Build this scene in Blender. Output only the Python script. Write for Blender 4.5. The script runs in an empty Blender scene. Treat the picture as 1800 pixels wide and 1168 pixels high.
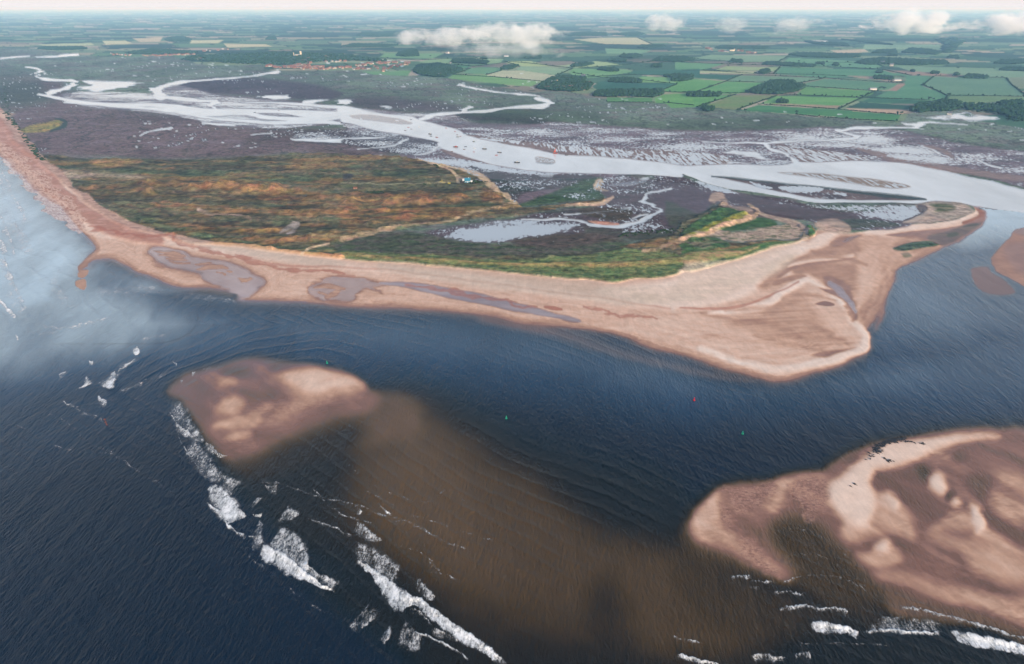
import math, random, time
import numpy as np
try:
    import bpy, bmesh
    from mathutils import Vector, Matrix
except ImportError:
    bpy = None
T0 = time.time()
rnd = random.Random(7)
R_ = math.radians
# ------------------------------------------------------------------ camera, sky, sun, exposure
CAM_H, PITCH, FPX, PW, PH = 320.0, R_(28.5), 1050.0, 1800.0, 1168.0
SUN_EL, SUN_AZ = R_(17.0), R_(146.0)          # azimuth clockwise from +Y (the view heading): behind the camera, to its right
VEIL = (4.15, 3.9, 3.98, 1)
if bpy:
    scn = bpy.context.scene
    cd = bpy.data.cameras.new("camera"); cam = bpy.data.objects.new("camera", cd)
    scn.collection.objects.link(cam); scn.camera = cam
    cam.location = (0, 0, CAM_H); cam.rotation_euler = (R_(90) - PITCH, 0, 0)
    cd.sensor_width = 36.0; cd.lens = 36.0 * FPX / PW; cd.clip_start = 1.0; cd.clip_end = 400000.0
    wd = bpy.data.worlds.new("World"); scn.world = wd; wd.use_nodes = True
    nt = wd.node_tree; nt.nodes.clear()
    sky = nt.nodes.new("ShaderNodeTexSky"); sky.sky_type = 'NISHITA'; sky.sun_disc = False
    sky.sun_elevation = SUN_EL; sky.sun_rotation = SUN_AZ
    sky.altitude = 0; sky.air_density = 1.0; sky.dust_density = 1.6; sky.ozone_density = 1.0
    bg = nt.nodes.new("ShaderNodeBackground"); bg.inputs['Strength'].default_value = 0.15
    wo = nt.nodes.new("ShaderNodeOutputWorld")
    # a thin pale veil of high cloud low in the sky, the same all round the horizon
    tc = nt.nodes.new("ShaderNodeTexCoord"); sx = nt.nodes.new("ShaderNodeSeparateXYZ"); nt.links.new(tc.outputs['Generated'], sx.inputs[0])
    vr = nt.nodes.new("ShaderNodeMapRange"); vr.interpolation_type = 'SMOOTHERSTEP'; nt.links.new(sx.outputs[2], vr.inputs[0])
    for i, q in zip((1, 2, 3, 4), (0.0, 0.45, 0.92, 0.0)): vr.inputs[i].default_value = q
    vm = nt.nodes.new("ShaderNodeMix"); vm.data_type = 'RGBA'; nt.links.new(vr.outputs[0], vm.inputs[0]); nt.links.new(sky.outputs[0], vm.inputs[6]); vm.inputs[7].default_value = VEIL
    nt.links.new(vm.outputs[2], bg.inputs[0]); nt.links.new(bg.outputs[0], wo.inputs[0])
    sd_ = bpy.data.lights.new("sun", 'SUN'); sd_.energy = 3.8; sd_.angle = R_(0.6); sd_.color = (1.0, 0.84, 0.70)
    so = bpy.data.objects.new("sun", sd_); scn.collection.objects.link(so)
    sdir = Vector((math.sin(SUN_AZ) * math.cos(SUN_EL), math.cos(SUN_AZ) * math.cos(SUN_EL), math.sin(SUN_EL)))
    so.rotation_euler = sdir.to_track_quat('Z', 'Y').to_euler()
    so.location = (0, 0, 2000)
    vs = scn.view_settings; vs.view_transform = 'Standard'; vs.look = 'None'; vs.gamma = 1.0
    vs.use_curve_mapping = False; vs.exposure = 0.62
    scn.cycles.volume_bounces = 4; scn.cycles.max_bounces = 8
    scn.cycles.volume_step_rate = 1.0; scn.cycles.use_denoising = True
EXPO_ALB = 1.0   # display-linear value of a fully white matt ground patch (calibrated)

# ------------------------------------------------------------------ map projection: survey coordinates <-> metres on the ground
ST, CT = math.sin(PITCH), math.cos(PITCH)
def ground(x, y):
    """photo-survey coordinate -> metres on the ground plane"""
    s = (y - 584.0) / FPX; c = (x - 900.0) / FPX
    d = ST + s * CT
    return c * CAM_H / d, (CT - s * ST) * CAM_H / d
def survey(X, Y):
    z = Y * CT + CAM_H * ST
    return 900 + FPX * X / z, 584 + FPX * (CAM_H * CT - Y * ST) / z
def mpp(y):   # metres across per survey unit at row y
    s = (y - 584.0) / FPX
    return CAM_H / (ST + s * CT) / FPX

# ------------------------------------------------------------------ numpy helpers
def sr(c):
    c = np.asarray(c, float) / 255.0
    return np.where(c <= 0.04045, c / 12.92, ((c + 0.055) / 1.055) ** 2.4)
def hx(s):
    return sr([int(s[i:i + 2], 16) for i in (0, 2, 4)])
_rs = np.random.RandomState(11)
_TAB = _rs.rand(256, 256).astype(np.float32)
def vnoise(x, y, seed=0):
    x = x + seed * 17.31; y = y + seed * 43.77
    xi = np.floor(x); yi = np.floor(y)
    fx = (x - xi).astype(np.float32); fy = (y - yi).astype(np.float32)
    fx = fx * fx * fx * (fx * (fx * 6 - 15) + 10); fy = fy * fy * fy * (fy * (fy * 6 - 15) + 10)
    xi = xi.astype(np.int64) & 255; yi = yi.astype(np.int64) & 255
    x1 = (xi + 1) & 255; y1 = (yi + 1) & 255
    a = _TAB[yi, xi]; b = _TAB[yi, x1]; c = _TAB[y1, xi]; d = _TAB[y1, x1]
    return (a * (1 - fx) + b * fx) * (1 - fy) + (c * (1 - fx) + d * fx) * fy
def fbm(x, y, octv=4, seed=0, gain=0.5):
    s = 0; a = 1; t = 0
    for o in range(octv):
        s = s + a * vnoise(x * 2 ** o + y * 0.13 * o, y * 2 ** o - x * 0.11 * o, seed + o * 3); t += a; a *= gain
    return s / t * 2 - 1            # about -1..1 (mostly +-0.5)
def sst(a, b, x):
    t = np.clip((x - a) / (b - a), 0, 1); return t * t * (3 - 2 * t)
# ------------------------------------------------------------------ survey grid: rows across the view, spacing grows with distance
STEP = 1.5
xs = np.concatenate([np.arange(-520, -8, 8.0), np.arange(-8, 1808, STEP), np.arange(1808, 2330, 8.0)])
ys = np.concatenate([[17.0, 17.8, 18.6], np.arange(19.4, 40, 1.2), np.arange(40, 1176, STEP), np.arange(1176, 1500, 8.0)])
NX, NY = len(xs), len(ys)
PX, PY = np.meshgrid(xs, ys)
PX = PX.astype(np.float32); PY = PY.astype(np.float32)
GX, GY = ground(PX.astype(float), PY.astype(float))
# scale-free coordinates (equal angles on the ground): used for natural outlines at every distance
LU = PX / 1.0; LV = (np.log(GY) * FPX).astype(np.float32)
SD = (np.sin(np.arctan2(CAM_H, GY))).astype(np.float32)          # foreshortening
def wn(sc, octv, seed): return fbm(LU / sc, LV / sc, octv, seed)
WXs, WYs = wn(60, 4, 1) * 8, wn(60, 4, 2) * 8 * SD
WXr, WYr = wn(26, 4, 3) * 9 + WXs * .5, wn(26, 4, 4) * 9 * SD + WYs * .5
_w = {0: (PX, PY), 1: (PX + WXs, PY + WYs), 2: (PX + WXr, PY + WYr), 3: (PX + 2 * WXr, PY + 2 * WYr)}
def box(pts, pad):
    a = np.array(pts, float)[:, :2]
    i0 = max(0, np.searchsorted(xs, a[:, 0].min() - pad) - 1); i1 = min(NX, np.searchsorted(xs, a[:, 0].max() + pad) + 1)
    j0 = max(0, np.searchsorted(ys, a[:, 1].min() - pad) - 1); j1 = min(NY, np.searchsorted(ys, a[:, 1].max() + pad) + 1)
    return slice(j0, j1), slice(i0, i1)
def _pt(q): return np.array(q, np.float32)
def seg_d2(x, y, a, b, yk):
    dx, dy = b[0] - a[0], (b[1] - a[1]) * yk
    px, py = x - a[0], (y - a[1]) * yk
    t = np.clip((px * dx + py * dy) / (dx * dx + dy * dy + 1e-9), 0, 1)
    return (px - t * dx) ** 2 + (py - t * dy) ** 2, t
def smooth_closed(p, n=3):
    p = np.array(p, float); out = []
    N = len(p)
    for i in range(N):
        p0, p1, p2, p3 = p[i - 1], p[i], p[(i + 1) % N], p[(i + 2) % N]
        for k in range(n):
            t = k / n
            out.append(0.5 * ((2 * p1) + (-p0 + p2) * t + (2 * p0 - 5 * p1 + 4 * p2 - p3) * t * t + (-p0 + 3 * p1 - 3 * p2 + p3) * t ** 3))
    return np.array(out)
def smooth_open(p, n=4):
    p = np.array(p, float); out = []
    for i in range(len(p) - 1):
        p0 = p[max(i - 1, 0)]; p1 = p[i]; p2 = p[i + 1]; p3 = p[min(i + 2, len(p) - 1)]
        for k in range(n):
            t = k / n
            out.append(0.5 * ((2 * p1) + (-p0 + p2) * t + (2 * p0 - 5 * p1 + 4 * p2 - p3) * t * t + (-p0 + 3 * p1 - 3 * p2 + p3) * t ** 3))
    out.append(p[-1]); return np.array(out)
def psdf(pts, pad=30, warp=1, sm=True, yk=1.0):
    """signed distance to an outline (negative inside), with the window it was evaluated in"""
    if sm: pts = smooth_closed(pts, 3)
    pad = pad + 18
    sl = box(pts, pad)
    x, y = _w[warp][0][sl], _w[warp][1][sl]
    if x.size == 0: return sl, x
    d2 = np.full(x.shape, 1e12, np.float32); ins = np.zeros(x.shape, bool)
    n = len(pts)
    for i in range(n):
        a, b = pts[i], pts[(i + 1) % n]
        d, _ = seg_d2(x, y, a, b, yk); np.minimum(d2, d, out=d2)
        if abs(a[1] - b[1]) > 1e-9:
            c = ((a[1] > y) != (b[1] > y)) & (x < (b[0] - a[0]) * (y - a[1]) / (b[1] - a[1]) + a[0])
            ins ^= c
    d = np.sqrt(d2); return sl, np.where(ins, -d, d)
def lsdf(pts, pad=12, warp=1, yk=1.0, sm=True):
    """distance to a line minus its half width; points are (x, y, width)"""
    pts = [q if len(q) == 3 else (q[0], q[1], 2.0) for q in pts]
    if sm and len(pts) > 2: pts = smooth_open(pts, 4)
    pts = np.array(pts, float)
    sl = box(pts, pad + 18 + pts[:, 2].max())
    x, y = _w[warp][0][sl], _w[warp][1][sl]
    best = np.full(x.shape, 1e6, np.float32)
    for a, b in zip(pts[:-1], pts[1:]):
        d, t = seg_d2(x, y, a, b, yk)
        np.minimum(best, np.sqrt(d) - 0.5 * (a[2] + (b[2] - a[2]) * t), out=best)
    return sl, best
def M(pts, f=3, warp=1, line=False, yk=1.0, sm=True):
    sl, d = lsdf(pts, f, warp, yk, sm) if line else psdf(pts, f, warp, sm, yk)
    return sl, sst(f / 2, -f / 2, d)
def Zc(ox, oy, f, pts): return [(ox + p[0] / f, oy + p[1] / f) + tuple(p[2:]) for p in pts]
z1 = lambda *p: Zc(0, 0, 3, p); z2 = lambda *p: Zc(600, 0, 3, p); z3 = lambda *p: Zc(1200, 0, 3, p)
q4 = lambda *p: Zc(0, 250, 2.92, p); q5 = lambda *p: Zc(600, 250, 2.92, p); q6 = lambda *p: Zc(1200, 250, 2.92, p)
r1 = lambda *p: Zc(0, 560, 2.92, p); r2 = lambda *p: Zc(250, 768, 2.92, p); r3 = lambda *p: Zc(600, 560, 2.92, p)
r4 = lambda *p: Zc(1200, 560, 2.92, p); r5 = lambda *p: Zc(1200, 768, 2.92, p)
# ------------------------------------------------------------------ SAND / WATER DEPTH: one field T. <1 under water, >1 dry
Tf = np.zeros(PX.shape, np.float32)
def TP(pts, v, f, warp=1, a=1.0, line=False, yk=1.0):
    sl, m = M(pts, f, warp, line, yk); m = m * a
    Tf[sl] = Tf[sl] * (1 - m) + v * m
def TS(pts, top, k, warp=1):            # a bank whose flanks fall away by k per unit
    sl, d = psdf(pts, top / k + 2, warp)
    Tf[sl] = np.maximum(Tf[sl], np.where(d > 0, top - d * k, top))
# brown shoals under shallow water
TP([(600,740),(740,700),(880,770),(1040,830),(1170,890),(1230,960),(1380,1040),(1480,1180),(1500,1300),(900,1300),(740,1100),(620,1010),(520,930),(540,820)], .40, 170)
TP([(640,800),(700,700),(760,720),(860,800),(960,860),(1060,920),(1150,980),(1180,1060),(1130,1120),(1000,1110),(860,1060),(740,990),(650,920)], .56, 130)
TP([(640,860),(670,790),(740,770),(820,850),(880,930),(900,1000),(840,1020),(740,970),(670,920)], .62, 110, a=.7)
TP([(1080,1010),(1160,950),(1260,1000),(1320,1090),(1300,1200),(1180,1200),(1100,1110)], .54, 110)
TP([(980,850),(1120,820),(1200,860),(1190,930),(1080,930)], .20, 110, a=.8)
TP([(1030,1040),(1080,1020),(1110,1090),(1100,1190),(1040,1190)], .40, 70, a=.8)
TP([(540,1010),(700,1060),(850,1130),(1000,1150),(1200,1160),(1400,1140),(1550,1120),(1820,1130),(2000,1200),(2000,1400),(900,1400),(830,1250),(700,1150)], .30, 90, a=.85)
TP([(1380,1130),(1550,1110),(1700,1125),(1900,1180),(1900,1300),(1350,1300)], .24, 50)
# left bank (barely awash)
TP(r1((870,390),(930,300),(1000,270),(1090,240),(1180,218),(1260,202),(1400,208),(1560,238),(1640,256),(1752,278),(1850,340),(1960,370),(2080,400),(2170,480),(2120,640),(2000,640),(1800,700),(1560,760),(1330,850),(1200,800),(1080,660),(1000,500),(930,420)), .66, 34, a=.95)
TP(r1((880,380),(935,300),(1000,275),(1090,246),(1180,222),(1260,208),(1400,214),(1560,244),(1640,262),(1752,290),(1850,350),(1940,420),(1860,480),(1620,560),(1400,650),(1230,735),(1150,690),(1060,600),(990,470),(930,400)), .88, 24)
TP(r1((870,370),(930,310),(1000,300),(1060,420),(1080,560),(1060,640),(980,480)), .80, 27)
TP(r1((1130,262),(1220,250),(1290,270),(1240,300),(1150,300)), .66, 18)
TP(r1((1390,245),(1440,238),(1500,258),(1470,280),(1400,275)), .62, 15)
TP(r1((1190,380),(1240,350),(1330,370),(1420,360),(1400,410),(1290,430),(1220,410)), .74, 24)
TP(r1((1400,300),(1480,262),(1600,250),(1752,282),(1850,340),(1800,380),(1640,440),(1480,520),(1360,540),(1460,440),(1500,380)), 1.12, 36)
TP(r1((1450,300),(1540,272),(1640,268),(1752,284),(1840,330),(1860,360),(1740,370),(1620,400),(1540,370)), 1.62, 21)
TP(r1((1640,330),(1700,310),(1752,308),(1700,325)), 1.18, 7.5)
TP(r1((1640,392),(1700,362),(1790,350),(1850,352),(1760,372),(1690,395)), 1.16, 9)
TP(r1((1110,312),(1185,305),(1200,330),(1140,350),(1105,345)), 1.22, 12)
TP(r1((1105,480),(1140,420),(1200,395),(1255,425),(1240,455),(1190,488),(1120,495)), 1.3, 15)
TP(r1((1110,555,10),(1200,535,22),(1300,515,26)), 1.2, 7, line=True)
TP(r1((1170,612,8),(1230,600,14),(1275,585,10)), 1.18, 6, line=True)
TP(r1((1290,470),(1360,440),(1400,460),(1330,490)), 1.12, 15)
# dark hollow between left bank and the shoal
TP([(395,850),(440,815),(500,780),(560,755),(615,742),(640,760),(620,800),(600,850),(590,910),(600,960),(540,960),(470,910),(430,880)], .30, 62, a=.8)
# right bank
TP(r4((0,1110),(30,1010),(100,930),(180,870),(300,835),(450,825),(520,800),(700,780),(760,735),(850,680),(1000,630),(1150,598),(1300,572),(1500,555),(1900,535),(2400,520),(2400,2300),(1700,1640),(1200,1560),(900,1470),(560,1360),(300,1290),(100,1230)), .66, 46)
TP(r4((25,1100),(45,1015),(110,935),(190,880),(300,845),(450,838),(520,812),(700,790),(770,742),(860,688),(1000,640),(1150,606),(1300,582),(1500,572),(1900,565),(2400,560),(2400,2100),(1752,1590),(1500,1520),(1100,1440),(940,1310),(700,1250),(560,1330),(480,1300),(300,1200),(150,1160)), .92, 16)
TP([(1800,1075),(1700,1055),(1600,1030),(1540,1030),(1560,1075),(1640,1090),(1760,1112),(1900,1150),(2100,1250),(2100,1150)], .72, 20)
TP(r4((70,1100),(45,1060),(60,1000),(110,940),(170,895),(200,890),(180,960),(200,1060),(280,1110),(360,1180),(300,1190),(160,1140)), 1.32, 14)
TP(r5((60,520),(140,440),(230,480),(330,530),(430,620),(500,690),(560,740),(470,720),(330,650),(180,570)), 1.14, 30)
TP(r5((200,280),(330,250),(450,240),(500,260),(430,330),(330,400),(220,400),(200,340)), .97, 36)
TP(r5((470,240),(540,200),(640,185),(710,195),(600,230),(540,270),(520,330),(480,380),(430,350)), 1.28, 27)
TP(r5((600,230),(700,215),(740,280),(720,380),(640,400),(600,340)), 1.0, 33)
TP(r5((850,470),(960,430),(1000,300),(1060,275),(1150,370),(1200,480),(1190,535),(1060,500),(950,530),(870,545),(820,500)), 1.28, 21)
TP(r5((1290,420),(1330,330),(1440,330),(1530,370),(1580,470),(1700,560),(1800,650),(1780,740),(1600,760),(1480,690),(1440,630),(1300,560),(1265,480)), 1.26, 36)
TP(r5((960,185),(1080,170),(1180,190),(1280,290),(1400,330),(1500,340),(1400,390),(1290,430),(1230,480),(1180,430),(1110,320),(1040,275),(970,260)), .84, 24)
TP(r5((1060,330),(1130,400),(1180,440),(1210,500),(1230,530),(1300,560),(1450,650),(1500,720),(1640,800),(1560,810),(1400,760),(1250,700),(1100,690),(960,690),(900,640),(860,560),(930,545),(1060,520),(1190,545),(1190,480),(1140,400)), .86, 14, a=.9)
TP(r5((1560,215),(1640,180),(1900,200),(1900,430),(1752,440),(1640,420),(1570,330)), 1.16, 33)
TP(r5((1440,200),(1520,180),(1590,210),(1560,330),(1620,420),(1752,480),(1900,560),(1752,560),(1640,500),(1560,430),(1500,330)), .74, 30)
TP(r5((1150,120),(1300,70),(1500,30),(1620,10),(1900,0),(1900,180),(1640,170),(1500,170),(1430,200),(1380,150),(1280,130)), .90, 27)
TP(r5((1390,90),(1430,85),(1450,110),(1420,135),(1390,120)), .7, 21)
TP(r5((1210,150),(1245,140),(1275,190),(1265,240),(1235,230),(1208,190)), .55, 16.5)
TP(r5((1272,205),(1305,188),(1345,215),(1362,262),(1345,295),(1305,285),(1272,255)), 1.85, 15)
TP(r5((1365,300),(1385,288),(1402,305),(1385,325)), .4, 12)
TP(r5((1395,335),(1412,308),(1435,345),(1408,358)), 1.8, 12)
TP(r5((1472,352,4),(1500,395,14),(1518,440,22),(1505,485,10)), 1.85, 7, line=True)
TP(r5((1330,470),(1420,490),(1500,460),(1470,510),(1380,505)), 1.0, 18)
TP(r5((885,605),(955,595),(985,545),(1035,528),(1090,560),(1118,610),(1090,655),(1000,665),(910,640)), 1.26, 15)
TP(r5((985,570),(1020,536),(1050,545),(1050,580),(1010,595)), 1.75, 16.5)
TP(r5((1020,712),(1150,705),(1300,740),(1450,780),(1600,815),(1900,830),(1900,990),(1752,960),(1600,910),(1500,880),(1390,850),(1250,820),(1130,770)), 1.2, 27)
TP(r5((740,320),(760,240),(850,170),(940,110),(1000,60),(1080,25),(1200,8),(1400,-6),(1560,-8),(1635,2),(1540,16),(1380,42),(1280,70),(1200,105),(1110,140),(1000,165),(958,200),(962,260),(985,330),(975,400),(935,465),(860,450),(790,390)), 1.8, 16.5)
TP(r5((820,420),(900,450),(960,430),(930,480),(860,520),(820,480)), 1.45, 21)
TP(r5((1015,350),(1040,290),(1060,300),(1100,345),(1095,380),(1060,370)), 1.4, 18)
TP(r5((1038,292),(1075,315),(1100,345),(1085,368),(1062,335)), 1.85, 9)
TP([(1350,925),(1385,905),(1425,912),(1470,945),(1500,985),(1530,1035),(1552,1085),(1540,1108),(1480,1090),(1430,1050),(1395,1005),(1360,960)], .47, 50, a=.95)
TP([(1530,1050),(1545,1040),(1560,1090),(1530,1115),(1490,1105)], .38, 40, a=.5)
TP([(1190,985),(1300,1000),(1400,1040),(1480,1080),(1440,1115),(1300,1110),(1200,1060)], .46, 60, a=.8)
# estuary mouth banks at the right edge
TP(q6((1480,650),(1560,630),(1600,660),(1680,730),(1700,780),(1610,790),(1520,760)), .86, 10)
TP(q6((1585,600),(1640,520),(1680,460),(1730,440),(1850,430),(2100,500),(2100,900),(1800,780),(1700,720),(1620,670)), 1.08, 8)
TP(q6((1640,560),(1700,520),(1800,520),(1900,600),(1800,680),(1700,660)), .96, 14)
TP(q6((1690,450),(1752,445),(1800,460),(1752,480),(1700,470)), .9, 6)
# main spit
hz = lambda *p: Zc(984, 316, 2.206, p)
SPIT = [(-560,80),(-200,190),(-90,232)] + q4((-60,0),(0,62),(100,165),(170,232),(240,290),(330,350),(400,430),(460,500),(487,550),(450,600),(405,640),(410,660),(450,640),(485,610),(540,598),(600,605),(660,640),(700,665),(750,680),(850,720),(940,748),(1050,745),(1180,757),(1120,730),(1060,705),(1035,670),(950,655),(850,630),(800,605),(770,565),(800,540),(870,533),(940,550),(985,590),(1100,608),(1230,640),(1310,680),(1362,715),(1300,770),(1235,802),(1350,812),(1600,822),(1752,838)) \
 + q5((200,850),(400,855),(600,870),(800,895),(950,930),(1200,955),(1400,985),(1600,1050)) + r4((0,185),(200,250),(400,300),(500,315),(600,300),(750,255),(880,205),(935,165),(955,115),(935,70)) \
 + q6((945,985),(935,960),(980,900),(1030,840),(1058,770),(1078,710),(1110,650),(1200,600),(1300,555),(1340,535),(1450,490),(1530,430),(1562,378),(1545,350),(1440,322),(1400,312),(1300,310),(1230,318),(1180,332)) \
 + [(1560,380),(1480,372),(1400,380),(1300,300),(1100,320),(900,290),(700,240),(400,190),(0,150),(-560,40)]
sl, d = psdf(SPIT, 60, 1)
prof = np.where(d > 0, .93 * np.exp(-d / 15), np.minimum(1.0 + (-d) * .035, 1.42))
Tf[sl] = np.where(d > 0, np.maximum(Tf[sl], np.where(PX[sl] > 1524, .92 - d * .06, prof)), prof)
TP(q4((400,665),(455,655),(465,665),(440,700),(400,695)), 1.2, 3)
TP(q4((395,715),(445,705),(458,745),(430,762),(395,740)), 1.2, 3)
TP(q4((760,620),(1180,760),(1100,790),(850,760),(700,700)), .9, 10, a=.0)
# lagoon shallows behind the bars: pale thin water, a few emerging ribs
LAG = q4((770,565),(800,540),(870,533),(940,550),(985,590),(1100,608),(1230,640),(1310,680),(1362,715),(1300,770),(1235,802),(1180,757),(1060,705),(1035,670),(950,655),(850,630),(800,605))
TP(LAG, .9, 9, 2)
for p in (((800,562,2),(850,568,4),(900,572,6),(950,585,3)), ((815,580,2),(870,584,4),(935,592,2)), ((845,598,2),(900,600,5),(965,605,2)), ((890,618,2),(930,622,4),(985,622,2)), ((1005,652,2),(1045,648,6),(1095,642,7),(1145,648,2)), ((1090,630,2),(1140,640,4),(1165,650,2)), ((1165,664,2),(1190,668,4)), ((1215,700,2),(1250,712,6),(1280,700,2)), ((1010,630,2),(1060,626,4),(1090,622,2)), ((1120,672,2),(1150,680,3)), ((860,612,2),(890,616,3))):
    TP(q4(*p), 1.2, 3.5, 2, line=True)
TP([(600,486),(570,490),(545,500),(540,515),(560,528),(600,532),(622,530),(632,515),(650,510),(668,518),(660,505),(690,500),(640,490)], .9, 9, 2)
for p in (((552,506,3),(575,503,10),(605,508,5)), ((575,525,5),(590,518,12),(596,512,8)), ((560,515,4),(575,520,4))):
    TP(p, 1.15, 4, line=True)
TP([(668,498,2),(720,502,12),(780,513,18),(840,524,20),(900,538,16),(960,552,10),(1003,562,8),(1020,566,3)], .88, 4, line=True)
TP([(982,556,3),(1000,562,12),(1015,567,4)], .92, 4, line=True)
# relief of the beach, drawn as dry/wet tone
TP([(120,330,10),(160,395,30),(260,420,16),(400,442,14),(560,462,14),(700,478,14),(830,492,16),(960,512,14),(1080,528,14),(1190,545,8)], 1.74, 10, line=True)
TP([(1040,512),(1120,500),(1220,482),(1300,462),(1390,430),(1450,408),(1540,402),(1620,392),(1690,376),(1725,370),(1700,388),(1600,408),(1500,425),(1440,455),(1380,488),(1300,525),(1220,545),(1130,535)], 1.86, 12)
TP([(1200,556),(1290,552),(1340,538),(1390,500),(1410,488),(1440,492),(1465,520),(1490,552),(1518,585),(1524,606),(1500,622),(1440,642),(1380,656),(1300,640),(1220,612),(1150,590),(1050,572)], 1.5, 12)
TP([(1330,548),(1390,510),(1420,520),(1440,560),(1480,590),(1500,605),(1440,612),(1380,600),(1330,585),(1280,568)], 1.24, 24)
TP([(1240,590,6),(1340,604,10),(1400,612,6)], 1.3, 16, line=True)
TP([(1250,552,6),(1340,538,14),(1380,512,12),(1420,490,16)], 1.92, 7, line=True)
TP([(1425,490,14),(1455,505,12),(1475,530,10),(1495,556,12),(1515,580,10),(1520,600,14),(1505,618,14),(1440,638,14),(1370,652,12),(1300,635,10),(1230,612,8)], 1.9, 8, line=True)
TP(r4((660,195),(720,170),(800,165),(880,148),(870,160),(800,185),(730,203)), 1.0, 7)
TP(q6((675,835),(720,818),(765,830),(768,845),(720,845)), .9, 3)
TP(q6((640,905),(760,960),(880,1010),(940,1040)), 1.3, 6, a=.0)
# darker wet flats between the spit ridges
TP(q6((730,520),(800,470),(900,470),(940,500),(930,560),(880,590),(780,590),(640,600),(560,650),(500,700),(420,760),(380,740),(480,650),(560,600)), 1.18, 12)
TP(q6((560,640),(700,610),(850,620),(1000,560),(1040,640),(1060,740),(1020,840),(940,930),(890,860),(830,780),(760,740),(650,690),(580,690)), 1.16, 14)
TP(q6((900,500),(960,480),(1060,500),(1120,560),(1160,600),(1080,660),(1020,600),(980,540),(910,560)), 1.3, 12)
TP(q6((930,560),(1000,570),(1020,700),(980,780),(920,740),(900,640)), 1.4, 24)
TP(q6((730,690),(800,700),(860,740),(880,800),(900,900),(880,900),(830,800),(780,760)), .97, 8)
TP(q6((700,745),(760,750),(830,775),(800,790),(740,770)), .97, 5)
TP(q6((740,520),(800,495),(900,478),(905,488),(850,512),(790,535)), 1.05, 5)
TP(q6((815,508),(850,490),(900,480),(880,498),(840,512)), .86, 3)
TP(q6((480,700,4),(600,625,12),(700,608,14),(880,590,8)), 1.05, 6, line=True)
TP(q6((540,640,4),(640,600,12),(750,590,12),(860,582,8)), 1.75, 5, line=True)
TP(q6((660,560,8),(800,575,6),(900,560,6)), 1.1, 9, line=True)
TP([(1475,395,6),(1440,408,10),(1420,420,10)], 1.2, 8, line=True)
TP(q6((1040,480),(1150,465),(1250,450),(1400,430),(1530,385),(1560,385),(1530,430),(1450,490),(1340,532),(1290,520),(1200,500),(1110,490)), .98, 4)
TP(q6((1100,500),(1200,490),(1280,520),(1330,540),(1240,570),(1120,560),(1080,530)), 1.2, 10)

TP(hz((820,400),(870,380),(940,372),(960,382),(880,400),(830,415)), 1.12, 5)
TP(hz((1015,385),(1060,378),(1110,420),(1130,470),(1155,545),(1125,545),(1085,455)), 1.0, 9, 2, a=.8)
TP(hz((560,520,5),(700,545,8),(850,570,6),(960,620,3)), 1.12, 10, 2, line=True, a=.8); TP(hz((640,505,4),(800,500,9),(920,480,5)), 1.14, 8, 2, line=True, a=.8)
TP(hz((760,600,4),(900,640,9),(1040,665,5)), 1.2, 8, 2, line=True); TP(hz((960,560,4),(1050,600,8),(1120,640,4)), 1.15, 7, 2, line=True)
TP(hz((900,440,4),(1000,450,8),(1060,470,4)), 1.2, 6, 2, line=True); TP(hz((1150,300,10),(1180,380,20),(1170,460,16),(1150,500,8)), 1.55, 20, 1, line=True, a=.7)
TP(hz((860,330,5),(960,300,9),(1080,300,7),(1180,330,4)), 1.05, 7, 1, line=True, a=.8); TP(hz((1240,420,14),(1260,500,16),(1220,580,10)), 1.16, 16, 1, line=True, a=.7)
TP([(860,556),(1000,585),(1130,622),(1250,655),(1320,670),(1250,668),(1100,636),(980,600),(860,572)], .86, 20, 1, a=.7)

# the sea smooths the loose banks: soften them, keep the crisp dry lip
def blur(a, r):
    k = np.hanning(2 * r + 3)[1:-1]; k /= k.sum()
    p = np.pad(a, ((r, r), (r, r)), 'edge'); q = sum(k[i] * p[i:i + a.shape[0], :] for i in range(2 * r + 1)); return sum(k[i] * q[:, i:i + a.shape[1]] for i in range(2 * r + 1))
for (xa, xb, ya, yb, r_) in ((1190, 2330, 725, 1500, 6), (290, 770, 615, 860, 6)):
    i0, i1 = np.searchsorted(xs, xa), np.searchsorted(xs, xb); j0, j1 = np.searchsorted(ys, ya), np.searchsorted(ys, yb)
    a_ = Tf[j0:j1, i0:i1]; b_ = blur(a_, r_)
    w_ = (sst(0, 30, PX[j0:j1, i0:i1] - xa) * sst(0, 20, PY[j0:j1, i0:i1] - ya) * sst(0, 20, yb - PY[j0:j1, i0:i1]) * (sst(0, 30, xb - PX[j0:j1, i0:i1]) if xb < 2000 else 1))
    x_, y_ = PX[j0:j1, i0:i1], PY[j0:j1, i0:i1]
    rdg = fbm((x_ + y_ * .8) / 120, (y_ - x_ * .55) / 22, 4, 57) * sst(.75, .9, b_) * sst(1.8, 1.4, b_)
    Tf[j0:j1, i0:i1] = a_ * (1 - w_ * .8) + b_ * w_ * .8 + rdg * (.24 if xa > 1000 else .13) * w_
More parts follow.
